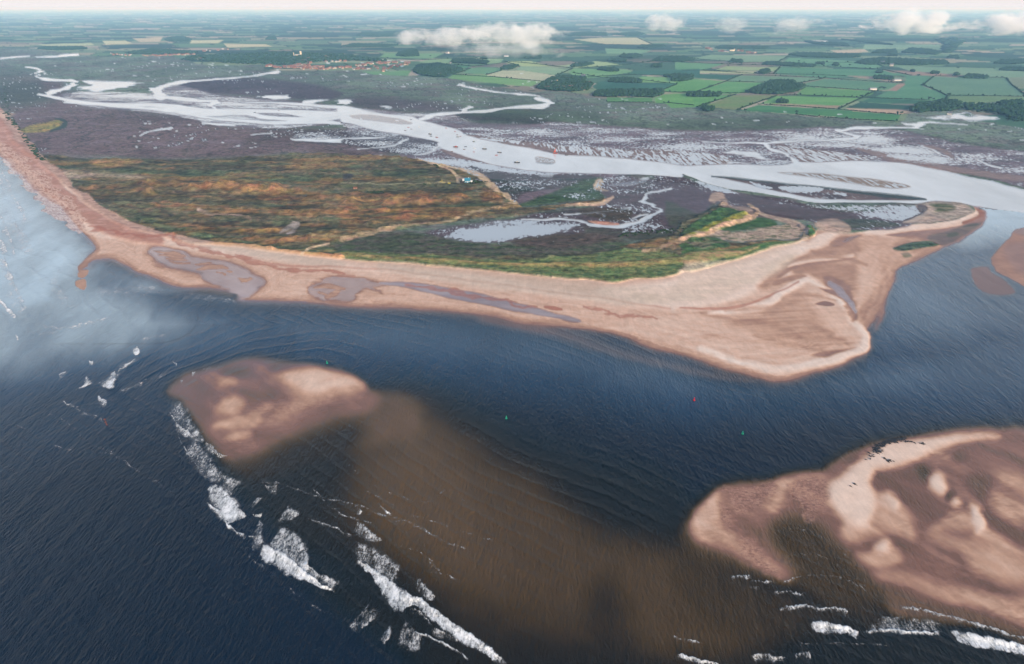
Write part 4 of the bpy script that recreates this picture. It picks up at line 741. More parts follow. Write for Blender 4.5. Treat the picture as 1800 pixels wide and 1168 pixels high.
# ---- mesh, split into named pieces that share their edges
GZ = HGT.astype(np.float64)
GZ[IDN == 0] = 0.0
jj, ii = np.meshgrid(np.arange(NY - 1), np.arange(NX - 1), indexing='ij')
v00 = (jj * NX + ii).ravel(); quads = np.stack([v00, v00 + NX, v00 + NX + 1, v00 + 1], 1)
fid = IDN[:-1, :-1].ravel()
flat = lambda a: np.ascontiguousarray(a).reshape(-1)
co_all = np.stack([flat(GX), flat(GY), flat(GZ)], 1)
colr = np.concatenate([COL.reshape(-1, 3), np.ones((COL.shape[0] * COL.shape[1], 1))], 1).astype(np.float32)
datr = np.stack([flat(ROUGH), flat(POOL), flat(TEX), np.ones(ROUGH.size)], 1).astype(np.float32)
ripr = np.where(flat(IDN == 0) | flat(IDN == 6), flat(WAVE), flat(RIP)).astype(np.float32)
def submesh(name, sel, mat, water):
    q = quads[sel]; u, inv = np.unique(q, return_inverse=True); q2 = inv.reshape(q.shape)
    me = bpy.data.meshes.new(name); me.vertices.add(len(u)); me.vertices.foreach_set('co', co_all[u].ravel())
    me.loops.add(q2.size); me.loops.foreach_set('vertex_index', q2.ravel().astype(np.int32))
    me.polygons.add(len(q2)); me.polygons.foreach_set('loop_start', np.arange(0, q2.size, 4, dtype=np.int32))
    me.polygons.foreach_set('use_smooth', np.ones(len(q2), bool))
    for an, ar in (('ground_colour', colr), ('ground_data', datr)):
        me.attributes.new(an, 'FLOAT_COLOR', 'POINT').data.foreach_set('color', ar[u].ravel())
    me.attributes.new('ripple', 'FLOAT', 'POINT').data.foreach_set('value', ripr[u])
    if water:
        me.attributes.new('swell', 'FLOAT', 'POINT').data.foreach_set('value', flat(SW)[u].astype(np.float32))
        me.attributes.new('swell_amount', 'FLOAT', 'POINT').data.foreach_set('value', flat(SA)[u])
    me.update(); me.materials.append(mat)
    return tag(link(bpy.data.objects.new(name, me)), kind='structure')
for k in np.unique(fid):
    sel = fid == k
    nm = IDS.get(int(k), 'field')
    submesh(nm, sel, M_WATER if k in (0, 6) else M_GROUND, k in (0, 6))
print('terrain', time.time() - T0)
# ---- air: even haze round everything
def haze(density, col):
    bm = bmesh.new(); bmesh.ops.create_cube(bm, size=1.0)
    me = bpy.data.meshes.new('haze'); bm.to_mesh(me); bm.free()
    o = link(bpy.data.objects.new('haze', me)); o.scale = (330000, 260000, 336); o.location = (0, 120000, 336 / 2 - 3)
    m = bpy.data.materials.new('haze_air'); m.use_nodes = True; t = m.node_tree; t.nodes.clear()
    v = t.nodes.new('ShaderNodeVolumePrincipled'); v.inputs['Color'].default_value = col; v.inputs['Density'].default_value = density
    v.inputs['Anisotropy'].default_value = 0.0; v.inputs['Absorption Color'].default_value = (1, 1, 1, 1)
    ou = t.nodes.new('ShaderNodeOutputMaterial'); t.links.new(v.outputs[0], ou.inputs[1]); me.materials.append(m)
    tag(o, kind='stuff')
haze(5.4e-5, (.34, .66, 1.0, 1))
# ================================================================== things
# ground height under a point
def gz(X, Y):
    x, y = survey(X, Y)
    j = min(max(int(np.searchsorted(ys, y)), 0), NY - 1); i = min(max(int(np.searchsorted(xs, x)), 0), NX - 1)
    return float(GZ[j, i])
def at(p):      # survey coordinate -> point on the ground
    X, Y = ground(p[0], p[1]); return Vector((X, Y, gz(X, Y)))
def simple(name, h, rough=.8, var=.15, sc=.3, spec=.3):
    t = NT(name); tc = t.n('ShaderNodeTexCoord').outputs['Object']
    nz = t.mr(t.noise(tc, sc, 4, .6), .3, .7, 1 - var, 1 + var)
    hs = t.n('ShaderNodeHueSaturation'); t.put(hs.inputs['Value'], nz); t.put(hs.inputs['Color'], rgba(h))
    return t.done(t.bsdf(hs.outputs[0], rough, None, 1.45, spec))
MT = {k: simple(k, h, r, v, s) for k, h, r, v, s in (
    ('flint_wall', '9c8a78', .9, .2, .5), ('brick_wall', '8a6a58', .9, .2, .5), ('white_wall', 'b4b0a8', .8, .08, .5), ('pantile_roof', '6e4a40', .85, .2, .5),
    ('slate_roof', '5c5f66', .8, .15, .5), ('blue_boards', '2c6c84', .7, .15, .6), ('white_paint', 'b8bcbc', .6, .05, .5), ('dark_timber', '2c2824', .9, .2, .6),
    ('window_glass', '1a2228', .2, .05, 1), ('hull_dark', '22282c', .5, .1, 1), ('hull_green', '1f3c34', .5, .1, 1), ('hull_red', '8a3024', .5, .1, 1), ('hull_white', 'cfd2d0', .5, .06, 1), ('hull_brown', '5c4030', .6, .12, 1), ('hull_blue', '243e5c', .5, .1, 1),
    ('deck', '9a8468', .8, .1, 1), ('cabin_white', '9a9a96', .6, .05, 1), ('spar', '8c7458', .7, .1, 1), ('sail_cover', 'a44838', .8, .1, 1),
    ('buoy_green', '0a8a68', .4, .08, 1), ('buoy_red', 'b81c28', .4, .08, 1), ('rust', '5c3428', .9, .3, 1.2), ('seal_fur', '2b2a2c', .55, .35, 2.5), ('bark', '3c3026', .95, .2, 1),
    ('church_stone', 'd2c2a4', .9, .12, .4), ('lead_roof', '7c828a', .6, .08, .4), ('gorse', 'a8983c', .95, .3, .6))}
def leaf_mat(name, h):
    t = NT(name); tc = t.n('ShaderNodeTexCoord').outputs['Object']
    a = t.noise(tc, .09, 3, .6); b = t.noise(tc, .5, 3, .6)
    hs = t.n('ShaderNodeHueSaturation'); t.put(hs.inputs['Value'], t.mr(t.math('ADD', t.math('MULTIPLY', a, .6), t.math('MULTIPLY', b, .4)), .35, .65, .55, 1.5)); t.put(hs.inputs['Color'], rgba(h))
    t.put(hs.inputs['Hue'], t.mr(a, .3, .7, .47, .53))
    return t.done(t.bsdf(hs.outputs[0], .95, t.bump(b, 1.5), 1.3, .1))
LEAF = leaf_mat('leaves', '26402a'); LEAF2 = leaf_mat('hedge_leaves', '22381f'); SCRUB = leaf_mat('scrub_leaves', '2e3d26')
class MB:
    def __init__(s): s.v, s.f, s.mi = [], [], []
    def add(s, vs, fs, m=0):
        n = len(s.v); s.v += [tuple(v) for v in vs]; s.f += [tuple(i + n for i in f) for f in fs]; s.mi += [m] * len(fs)
    def box(s, c, d, m=0, rz=0, taper=1.0):
        x, y, z = d[0] / 2, d[1] / 2, d[2]; cr, sn = math.cos(rz), math.sin(rz); vs = []
        for k, t in ((0, 1.0), (z, taper)):
            for a, b in ((-x, -y), (x, -y), (x, y), (-x, y)):
                a, b = a * t, b * t; vs.append((c[0] + a * cr - b * sn, c[1] + a * sn + b * cr, c[2] + k))
        s.add(vs, [(0, 3, 2, 1), (4, 5, 6, 7), (0, 1, 5, 4), (1, 2, 6, 5), (2, 3, 7, 6), (3, 0, 4, 7)], m)
    def gable(s, c, d, m=0, over=.4, hip=0.0):      # ridge along x
        x, y, z = d[0] / 2 + over, d[1] / 2 + over, d[2]; h = x * hip
        vs = [(-x, -y, 0), (x, -y, 0), (x, y, 0), (-x, y, 0), (-x + h, 0, z), (x - h, 0, z)]
        s.add([(c[0] + a, c[1] + b, c[2] + k) for a, b, k in vs], [(0, 1, 5, 4), (2, 3, 4, 5), (1, 2, 5), (3, 0, 4), (0, 3, 2, 1)], m)
    def ring(s, prof, n=10, m=0, c=(0, 0, 0)):       # lathe
        vs = [(c[0] + r * math.cos(2 * math.pi * k / n), c[1] + r * math.sin(2 * math.pi * k / n), c[2] + z) for r, z in prof for k in range(n)]
        fs = [(i * n + k, i * n + (k + 1) % n, (i + 1) * n + (k + 1) % n, (i + 1) * n + k) for i in range(len(prof) - 1) for k in range(n)]
        fs += [tuple(range(n))[::-1], tuple(range((len(prof) - 1) * n, len(prof) * n))]
        s.add(vs, fs, m)
    def tube(s, pts, rad, n=5, m=0):
        vs, fs = [], []
        for i, p in enumerate(pts):
            p = Vector(p); q = Vector(pts[min(i + 1, len(pts) - 1)]); o = Vector(pts[max(i - 1, 0)]); d = (q - o).normalized()
            u = d.cross(Vector((0, 0, 1)) if abs(d.z) < .9 else Vector((1, 0, 0))).normalized(); w = d.cross(u); r = rad[i] if hasattr(rad, '__len__') else rad
            vs += [p + (u * math.cos(2 * math.pi * k / n) + w * math.sin(2 * math.pi * k / n)) * r for k in range(n)]
        fs = [(i * n + k, i * n + (k + 1) % n, (i + 1) * n + (k + 1) % n, (i + 1) * n + k) for i in range(len(pts) - 1) for k in range(n)]
        fs += [tuple(range(n)), tuple(range((len(pts) - 1) * n, len(pts) * n))]
        s.add(vs, fs, m)
    def mesh(s, name, mats, smooth=False):
        me = bpy.data.meshes.new(name); me.from_pydata(s.v, [], s.f)
        for m in (mats if isinstance(mats, (list, tuple)) else [mats]): me.materials.append(m)
        if any(s.mi): me.polygons.foreach_set('material_index', s.mi)
        if smooth: me.polygons.foreach_set('use_smooth', [True] * len(s.f))
        me.update(); return me
    def build(s, name, mats, parent=None, smooth=False):
        o = link(bpy.data.objects.new(name, s.mesh(name, mats, smooth)))
        if parent: o.parent = parent
        return o
def empty(name, loc, rz=0, **k):
    o = link(bpy.data.objects.new(name, None)); o.location = loc; o.rotation_euler = (0, 0, rz); o.empty_display_size = 1
    return tag(o, **k)
def copy_tree(o, parent=None):
    kids = [c for c in bpy.data.objects if c.parent == o] if o.name not in KIDS else KIDS[o.name]
    c = o.copy(); link(c)
    if parent: c.parent = parent
    for ch in kids: copy_tree(ch, c)
    return c
KIDS = {}
def remember(o):
    KIDS[o.name] = [c for c in bpy.data.objects if c.parent == o]
    for c in KIDS[o.name]: remember(c)
NEED = []        # (object, description, survey x, y) - given distinct labels at the end

# ---------------------------------------------------------------- breaking waves: ribbons of foam riding on a low crest
def foam_mat():
    t = NT('sea_foam'); tc = t.n('ShaderNodeTexCoord').outputs['Object']; d = t.attr('foam').outputs['Fac']
    v1 = t.n('ShaderNodeTexVoronoi', feature='DISTANCE_TO_EDGE'); t.put(v1.inputs['Vector'], t.n('ShaderNodeVectorMath', operation='ADD').outputs[0]); vm = v1.inputs['Vector'].links[0].from_node
    nn = t.n('ShaderNodeTexNoise'); nn.inputs['Scale'].default_value = .5; nn.inputs['Detail'].default_value = 3; t.put(nn.inputs['Vector'], tc)
    sc = t.n('ShaderNodeVectorMath', operation='SCALE'); t.put(sc.inputs[0], nn.outputs[1]); sc.inputs['Scale'].default_value = 2.4
    t.put(vm.inputs[0], tc); t.put(vm.inputs[1], sc.outputs[0]); v1.inputs['Scale'].default_value = .55
    lace = t.mr(v1.outputs['Distance'], 0, .5, 1, 0)
    big = t.noise(t.mapv(tc, R_(-40), (1, .5, 1)), .11, 4, .65); fine = t.noise(t.mapv(tc, R_(25), (1, .45, 1)), .62, 5, .72, .5)
    val = t.math('ADD', t.math('MULTIPLY', lace, .12), t.math('ADD', t.math('MULTIPLY', big, .40), t.math('MULTIPLY', fine, .48)))
    th = t.mr(d, 0, 1, .78, .38)
    a = t.mr(val, t.math('SUBTRACT', th, .12), t.math('ADD', th, .12))
    a = t.math('MULTIPLY', a, t.mr(d, .02, .5, 0, 1))
    tr = t.n('ShaderNodeBsdfTransparent'); mx = t.n('ShaderNodeMixShader'); t.put(mx.inputs[0], a); t.put(mx.inputs[1], tr.outputs[0])
    t.put(mx.inputs[2], t.bsdf(t.mix(t.mr(t.math('ADD', t.math('MULTIPLY', fine, .5), t.math('MULTIPLY', big, .5)), .38, .58), (.42, .48, .52, 1), (.86, .88, .89, 1)), .8, t.bump(fine, .9), 1.33, .2)); return t.done(mx.outputs[0])
M_FOAM = foam_mat()
def breaker(label, front, back, d0=.95, d1=.25, h=.7, m=12, sub=8, mid=None):
    """front = the bright leading edge, back = where the foam thins out"""
    fr = smooth_open(front, sub); bk = smooth_open(back, sub); n = max(len(fr), len(bk))
    def rs(a):
        s = np.r_[0, np.cumsum(np.hypot(*np.diff(a, axis=0).T))]; q = np.linspace(0, s[-1], n); return np.c_[np.interp(q, s, a[:, 0]), np.interp(q, s, a[:, 1])]
    fr, bk = rs(fr), rs(bk); vs, dn, fs = [], [], []
    bk = fr + (bk - fr) * 1.45
    fr = fr + np.c_[np.cumsum(_rs.randn(n)) * 0, _rs.randn(n)] * .8
    for i in range(n):
        e = min(1, min(i, n - 1 - i) / (n * .09))
        for k in range(-1, m + 1):
            t = k / m
            p = fr[i] * (1 - t) + bk[i] * t
            wb = 3.2 * min(1, np.hypot(*(fr[-1] - fr[0])) / 40); p = p + wb * np.array([float(fbm(np.array([p[0] / 7]), np.array([p[1] / 7]), 3, 61)[0]), float(fbm(np.array([p[0] / 7]), np.array([p[1] / 7]), 3, 67)[0])])
            X, Y = ground(p[0], p[1])
            dd = (d1 + (d0 - d1) * (1 - max(t, 0)) ** 1.5) * (.86 + .28 * float(fbm(np.array([p[0] / 11]), np.array([p[1] / 11]), 2, 5)[0] + .3)) * min(1, (k + 1) / (.12 * m) * .5) * min(1, (1 - t) / .3) * e
            vs.append((X, Y, .08 + h * e * math.exp(-((t - .12) / .22) ** 2))); dn.append(dd)
    w = m + 2
    for i in range(n - 1):
        for k in range(w - 1): fs.append((i * w + k, (i + 1) * w + k, (i + 1) * w + k + 1, i * w + k + 1))
    me = bpy.data.meshes.new('breaking_wave'); o = bpy.data.objects.new('breaking_wave', me)
    c = np.mean(np.array(vs), 0); c[2] = 0; me.from_pydata([tuple(np.array(v) - c) for v in vs], [], fs)
    me.attributes.new('foam', 'FLOAT', 'POINT').data.foreach_set('value', dn); me.materials.append(M_FOAM)
    me.polygons.foreach_set('use_smooth', [True] * len(fs)); o.location = c; link(o)
    return tag(o, label, 'breaking wave', 'breaking waves')
def thin(label, z, w, d=.8, h=.5):
    z = np.array(z, float); ln = np.hypot(*(z[-1] - z[0])); b = z + np.array([0, w * (1.7 if ln > 14 else 1.0)]); d = min(1, d * 1.25) 
    return breaker(label, [tuple(p) for p in z], [tuple(p) for p in b], d, .1, h, 5)
breaker('lacy foam sheet lying along the upper seaward edge of the left sandbank', r1((890,362),(940,425),(985,485),(1002,540),(1040,600),(1085,645),(1145,700),(1225,722)), r1((855,400),(885,470),(892,530),(930,580),(985,625),(1040,665),(1110,705),(1180,722)), .50, .36)
breaker('bright narrow breaker touching the left side of the left sandbank', r1((895,530),(930,555),(970,585),(1005,612)), r1((895,560),(920,590),(960,610),(990,625)), .85, .3)
breaker('grey foam sheet below the corner of the left sandbank', r1((985,600),(1040,650),(1090,720),(1130,765),(1190,810),(1260,838)), r1((935,655),(965,700),(1010,755),(1060,810),(1130,880),(1230,900)), .52, .40)
breaker('thick white block of foam below the left sandbank', r2((365,235),(420,268),(470,308),(498,345),(512,375),(555,408)), r2((345,240),(352,300),(395,350),(402,390),(440,432),(520,425)), .86, .74)
thin('thin bright wave crest curling left of the thick foam block', r2((325,335),(365,365),(400,390),(425,415),(445,450),(490,490),(535,508)), 5, .8)
breaker('broad lacy foam sheet behind the long white breaker at lower left', r2((700,448),(760,470),(805,508),(838,548),(862,600),(855,650),(920,705),(1035,740)), r2((690,500),(658,545),(690,580),(740,615),(795,645),(830,690),(900,735),(1000,805)), .66, .5)
breaker('long white breaker curving across the lower left sea', r2((600,545),(640,560),(690,578),(745,608),(795,652),(850,705),(920,755),(995,800)), r2((585,600),(630,630),(690,655),(745,690),(805,720),(870,750),(930,775),(1000,806)), 1.0, .74, 1.1)
breaker('patchy foam streak rising from the left end of the long white breaker', r2((600,425),(625,450),(620,500),(625,550)), r2((590,440),(572,500),(570,560),(590,600)), .6, .35)
breaker('longest white breaker running down to the bottom edge of the view', r2((1060,600),(1120,640),(1190,682),(1270,738),(1350,795),(1430,832),(1500,885),(1600,955),(1700,1020),(1760,1062),(1850,1140),(1900,1190)), r2((1075,640),(1160,690),(1200,740),(1240,800),(1300,872),(1350,880),(1400,862),(1470,915),(1560,985),(1680,1070),(1760,1110),(1850,1190)), 1.0, .70, 1.1)
breaker('ragged foam trailing under the longest white breaker near the bottom', r2((1350,870),(1430,900),(1480,960),(1560,1010),(1650,1050)), r2((1370,920),(1440,930),(1490,1010),(1540,1030),(1640,1070)), .55, .2)
breaker('grey lace of foam above the longest white breaker', r2((1095,530),(1160,558),(1230,598),(1290,635),(1335,685)), r2((1072,600),(1140,650),(1215,690),(1250,730),(1320,760)), .6, .40)
breaker('small foam fan on the brown shoal above the grey lace', r2((1105,418),(1150,460),(1200,505),(1255,545)), r2((1075,465),(1110,495),(1160,530),(1220,545)), .66, .3)
breaker('little white cap at the top of the foam fans over the brown shoal', r2((1085,345),(1115,365),(1135,385)), r2((1098,370),(1105,400),(1115,410)), .6, .2)
breaker('two short white streaks alone on the brown shoal', r2((1205,340),(1240,365),(1280,400)), r2((1215,362),(1240,380),(1270,408)), .6, .3)
breaker('triangular foam patch right of the longest white breaker', r2((1405,712),(1450,752),(1490,800),(1518,828)), r2((1400,765),(1425,800),(1460,830),(1500,838)), .66, .35)
breaker('faint foam patch at the right end of the foam over the brown shoal', r2((1470,630),(1505,655),(1535,695)), r2((1450,680),(1480,690),(1515,705)), .45, .2)
breaker('small fan of foam right of the thick foam block', r2((600,300),(625,315)), r2((540,370),(570,365)), .75, .25)
breaker('scattered foam flecks over the dark hollow by the left sandbank', r2((620,240),(660,250),(715,215)), r2((640,280),(680,290),(700,260)), .5, .25)
breaker('foam fan with a white lip above the broad lacy sheet', r2((745,350),(780,370),(820,395)), r2((695,430),(730,430),(790,420)), .68, .25)
breaker('tiny white crest between the thick block and the broad lacy sheet', r2((560,400),(600,402),(625,392)), r2((575,412),(600,414),(615,410)), .8, .4)
breaker('torn foam patch in dark water left of the bottom breaker end', r2((1160,850),(1200,880),(1210,930)), r2((1070,950),(1110,980),(1150,975)), .5, .42)
breaker('narrow upright foam patch in dark water near the bottom edge', r2((1275,950),(1285,985),(1270,1040)), r2((1245,1000),(1225,1040),(1250,1068)), .66, .45)
breaker('wide thin foam web in dark water at the bottom edge', r2((1340,935),(1390,970),(1440,1020)), r2((1310,1030),(1370,1080),(1440,1090)), .48, .4)
thin('fine bright crest line ending at the bottom edge of the view', r2((1370,985),(1420,1005),(1480,1025),(1560,1065),(1620,1100),(1690,1150)), 3, .7)
breaker('left white breaker beneath the large right sandbank', r5((640,962),(700,950),(780,960),(850,982),(918,1000)), r5((650,985),(710,1000),(790,1000),(860,1015),(900,1052)), 1.0, .6, .9)
thin('slender white crest linking the two breakers under the right sandbank', r5((915,1005),(980,992),(1060,990),(1150,1000),(1250,1004),(1345,1006)), 4, .95)
breaker('broad white breaker at the lower right corner', r5((1345,998),(1440,1004),(1560,1028),(1660,1048),(1752,1074),(1900,1120)), r5((1375,1015),(1430,1050),(1500,1068),(1580,1078),(1700,1100),(1900,1160)), 1.0, .8, 1.0)
breaker('faint foam veil between the crest lines of the right sandbank', r5((960,915),(1100,918),(1230,930),(1350,950)), r5((930,1000),(1050,985),(1180,990),(1340,998)), .36, .40)
thin('highest thin foam line along the foot of the right sandbank', r5((1075,862),(1150,875),(1250,890),(1330,910),(1420,935),(1500,955),(1600,985),(1752,1035),(1900,1080)), 4, .62)
thin('broken white crest in front of the brown hollow', r5((475,888),(540,872),(620,866),(700,882),(780,878),(850,888)), 4, .6)
breaker('small foam burst at the right end of the broken crest', r5((800,880),(830,885),(850,900)), r5((815,905),(830,920),(842,918)), .75, .3)
thin('short pale ripple crest over the shallow water above the broken crest', r5((290,795),(340,775),(400,770)), 3, .4); thin('pale ripple crest with two bright flecks over the shallows', r5((460,798),(520,793),(580,800),(640,808)), 3, .5)
thin('foam flecks at the tip of the left point of the right sandbank', r5((240,722),(290,712),(350,710)), 6, .5); thin('small crest below the left point of the right sandbank', r5((340,735),(400,740),(470,745)), 3, .5)
breaker('foam patch at the bottom edge below the brown water', r5((340,1120),(400,1110),(470,1125),(540,1140)), r5((350,1145),(400,1150),(470,1155),(530,1155)), .6, .35); thin('small foam crest at the bottom edge left of the white breaker', r5((570,1120),(620,1108),(665,1112)), 8, .5)
breaker('white crest entering at the bottom edge in the middle of the view', r5((-40,1110),(40,1130),(110,1150),(200,1170)), r5((-30,1130),(30,1150),(100,1165),(190,1180)), .85, .3)
thin('fine crest over the brown shoal at lower middle', r5((-60,1020),(20,1040),(110,1060)), 3, .5)
breaker('round white burst at the top of the choppy water left of the sandbank', r1((705,140),(722,165),(712,190)), r1((690,150),(688,175),(700,192)), .95, .8)
breaker('foam streak hanging below the round white burst', r1((700,205),(680,232),(640,250)), r1((690,195),(640,225),(600,262)), .7, .25)
breaker('largest white patch in the choppy water left of the sandbank', r1((585,265),(600,300),(598,330),(572,368)), r1((575,270),(560,305),(530,335),(512,352)), .95, .55)
breaker('white cap with a long tail in the choppy water', r1((445,295),(465,318),(478,345)), r1((425,320),(430,345),(360,378)), .8, .25); thin('tiny white cap at the upper left of the choppy water', r1((455,222),(480,222)), 6, .9)
thin('leftmost small white cap of the choppy water', r1((300,288),(325,278),(343,268)), 5, .6); thin('white cap at the lower end of the choppy water', r1((500,400),(525,415),(550,425)), 7, .85)
breaker('slanting foam streak in the right part of the choppy water', r1((785,288),(750,315),(705,330)), r1((770,295),(730,330),(685,358)), .6, .25); thin('dim wave crest left of the tall beacon', r1((310,420),(370,445),(430,480),(500,508),(545,525)), 4, .45)
thin('short foam dash right of the choppy water', r1((885,228),(910,236)), 4, .7); thin('two pale caps on the left tip of the left sandbank', r1((985,285),(1005,272)), 6, .8); thin('pale flecks above the left tip of the left sandbank', r1((1040,265),(1085,252)), 3, .5)
thin('foam flecks leading off the left tip of the left sandbank', r1((925,315),(940,325)), 8, .7)
thin('small white cap near the left edge in the blue water', r1((80,85),(95,98)), 8, .8); thin('faint double foam streak near the left edge', q4((90,965),(160,972),(250,980),(320,968)), 3, .35)
thin('thin foam line above the choppy water', r1((715,108),(780,92),(870,80)), 4, .4); breaker('foam streak where the blue water meets the pale shallows', q4((400,935),(430,925),(460,928)), q4((330,975),(390,955),(450,938)), .6, .25)
breaker('highest surf patch at the left edge beside the shingle beach', q4((0,495),(30,520),(42,572)), q4((-30,510),(0,560),(20,580)), .8, .4); breaker('second surf patch down the left edge', q4((20,605),(38,625),(40,645)), q4((10,610),(20,635),(30,648)), .7, .3)
breaker('third surf patch down the left edge', q4((50,665),(72,690),(70,712)), q4((20,680),(35,700),(60,715)), .85, .4); breaker('wide faint surf veil at the left edge', q4((60,755),(75,790),(140,870)), q4((20,770),(60,840),(110,895)), .5, .3)
breaker('white surf crest at the left edge above the deep blue water', q4((0,800),(40,840),(75,880),(92,912)), q4((-20,810),(30,855),(60,890),(80,915)), .9, .5); breaker('pale surf patch in the upper left corner of the sea', q4((-60,100),(0,170),(30,215)), q4((-120,150),(-50,200),(0,240)), .6, .5)

# ---------------------------------------------------------------- buoys and beacon
def buoy(p, col, label, cone):
    t = empty('channel_buoy', at(p), 0, label=label, cat='buoy', group='channel buoys')
    b = MB(); b.ring([(.2, -.2), (1.0, -.1), (1.05, .35), (.8, .55)], 12); b.build('float', MT[col], t, True)
    b = MB(); b.ring([(.62, .55), (.30, 2.0), (.22, 2.2)], 8); b.build('tower', MT[col], t, True)
    b = MB(); b.ring([(.5, 2.25), (.05, 3.2)] if cone else [(.42, 2.25), (.42, 3.0)], 8); b.build('topmark', MT[col], t)
    return t
buoy((890, 736), 'buoy_green', 'green buoy in the blue channel above the brown shoal', True)
buoy((1220, 704), 'buoy_red', 'red buoy in the blue channel below the spit point', False)
buoy((1305, 763), 'buoy_green', 'green buoy in the dark channel left of the right sandbank', True)
buoy((575, 639), 'buoy_green', 'small green buoy just above the left sandbank', True)
t = empty('beacon_post', at((188, 748)), 0, label='tall rusty beacon with a topmark standing in the sea at left', cat='beacon')
b = MB(); b.tube([(0, 0, -1), (0, 0, 6.5)], [.28, .16], 6); b.tube([(-.9, 0, 0), (0, 0, 3.5)], .1, 4); b.tube([(.9, 0, 0), (0, 0, 3.5)], .1, 4); b.build('post', MT['rust'], t)
b = MB(); b.ring([(.1, 5.6), (.85, 6.1), (.85, 6.7), (.1, 7.2)], 8); b.build('topmark', MT['rust'], t); b = MB(); b.box((0, 0, 3.2), (1.5, 1.5, .18)); b.build('platform', MT['rust'], t)
# ---------------------------------------------------------------- seals hauled out on the bar
def seal_mesh():
    b = MB(); pr = [(-.95, .05, .10), (-.8, .10, .14), (-.45, .24, .24), (0, .34, .30), (.4, .30, .29), (.66, .18, .24), (.82, .17, .27), (.98, .09, .24), (1.04, .03, .22)]
    n = 8; vs, fs = [], []
    for x, r, z in pr:
        for k in range(n):
            a = 2 * math.pi * k / n; vs.append((x, r * math.cos(a), max(.0, z + r * .85 * math.sin(a))))
    for i in range(len(pr) - 1):
        for k in range(n): fs.append((i * n + k, i * n + (k + 1) % n, (i + 1) * n + (k + 1) % n, (i + 1) * n + k))
    b.add(vs, fs + [tuple(range(n))[::-1], tuple(range((len(pr) - 1) * n, len(pr) * n))])
    for sgn in (-1, 1):
        b.add([(.35, sgn * .25, .12), (.5, sgn * .28, .12), (.3, sgn * .62, .03), (.18, sgn * .5, .03)], [(0, 1, 2, 3)])
        b.add([(-.9, sgn * .03, .1), (-.8, sgn * .12, .1), (-1.2, sgn * .26, .06), (-1.28, sgn * .1, .06)], [(0, 1, 2, 3)])
    return b.mesh('seal', MT['seal_fur'], True)
SEAL = seal_mesh(); sq = random.Random(3)
spots = []
def herd(pl, n, wx, wy):
    pl = np.array(pl, float)
    for _ in range(n):
        q = sq.random() * (len(pl) - 1); i = int(q); f = q - i; p = pl[i] * (1 - f) + pl[i + 1] * f
        spots.append((1510 + (p[0] + sq.gauss(0, wx)) / 11.25, 750 + (p[1] + sq.gauss(0, wy)) / 11.25))
herd([(300, 450), (350, 400), (440, 385), (520, 330), (600, 320), (680, 280), (760, 270), (850, 245), (930, 250)], 120, 22, 24)
herd([(520, 330), (640, 300), (760, 272)], 40, 22, 18)
herd([(300, 450), (370, 500), (410, 540)], 34, 34, 30); herd([(860, 305), (1000, 305), (1190, 335), (1300, 355)], 14, 25, 14); herd([(170, 520), (260, 580), (200, 660)], 9, 40, 20)
herd([(500, 590), (560, 680), (600, 700), (700, 700)], 11, 26, 16); herd([(60, 360), (110, 370)], 3, 10, 5)
for x, y in ((1495, 856), (1503, 853), (1502, 851)): spots.append((x, y))
for i, (x, y) in enumerate(spots[:290]):
    o = link(bpy.data.objects.new('seal', SEAL)); o.location = at((x, y)); o.location.z += .0; o.rotation_euler = (0, 0, sq.gauss(2.6, .6)); s = sq.uniform(.95, 1.35); o.scale = (s, s, s)
    tag(o, 'dark seal hauled out in the herd on the pale sandbar' if i < len(spots) - 3 else 'dark seal lying apart from the herd lower on the pale sandbar', 'seal', 'seals hauled out on the sandbar' if i < len(spots) - 3 else 'seals lying apart on the sandbar')
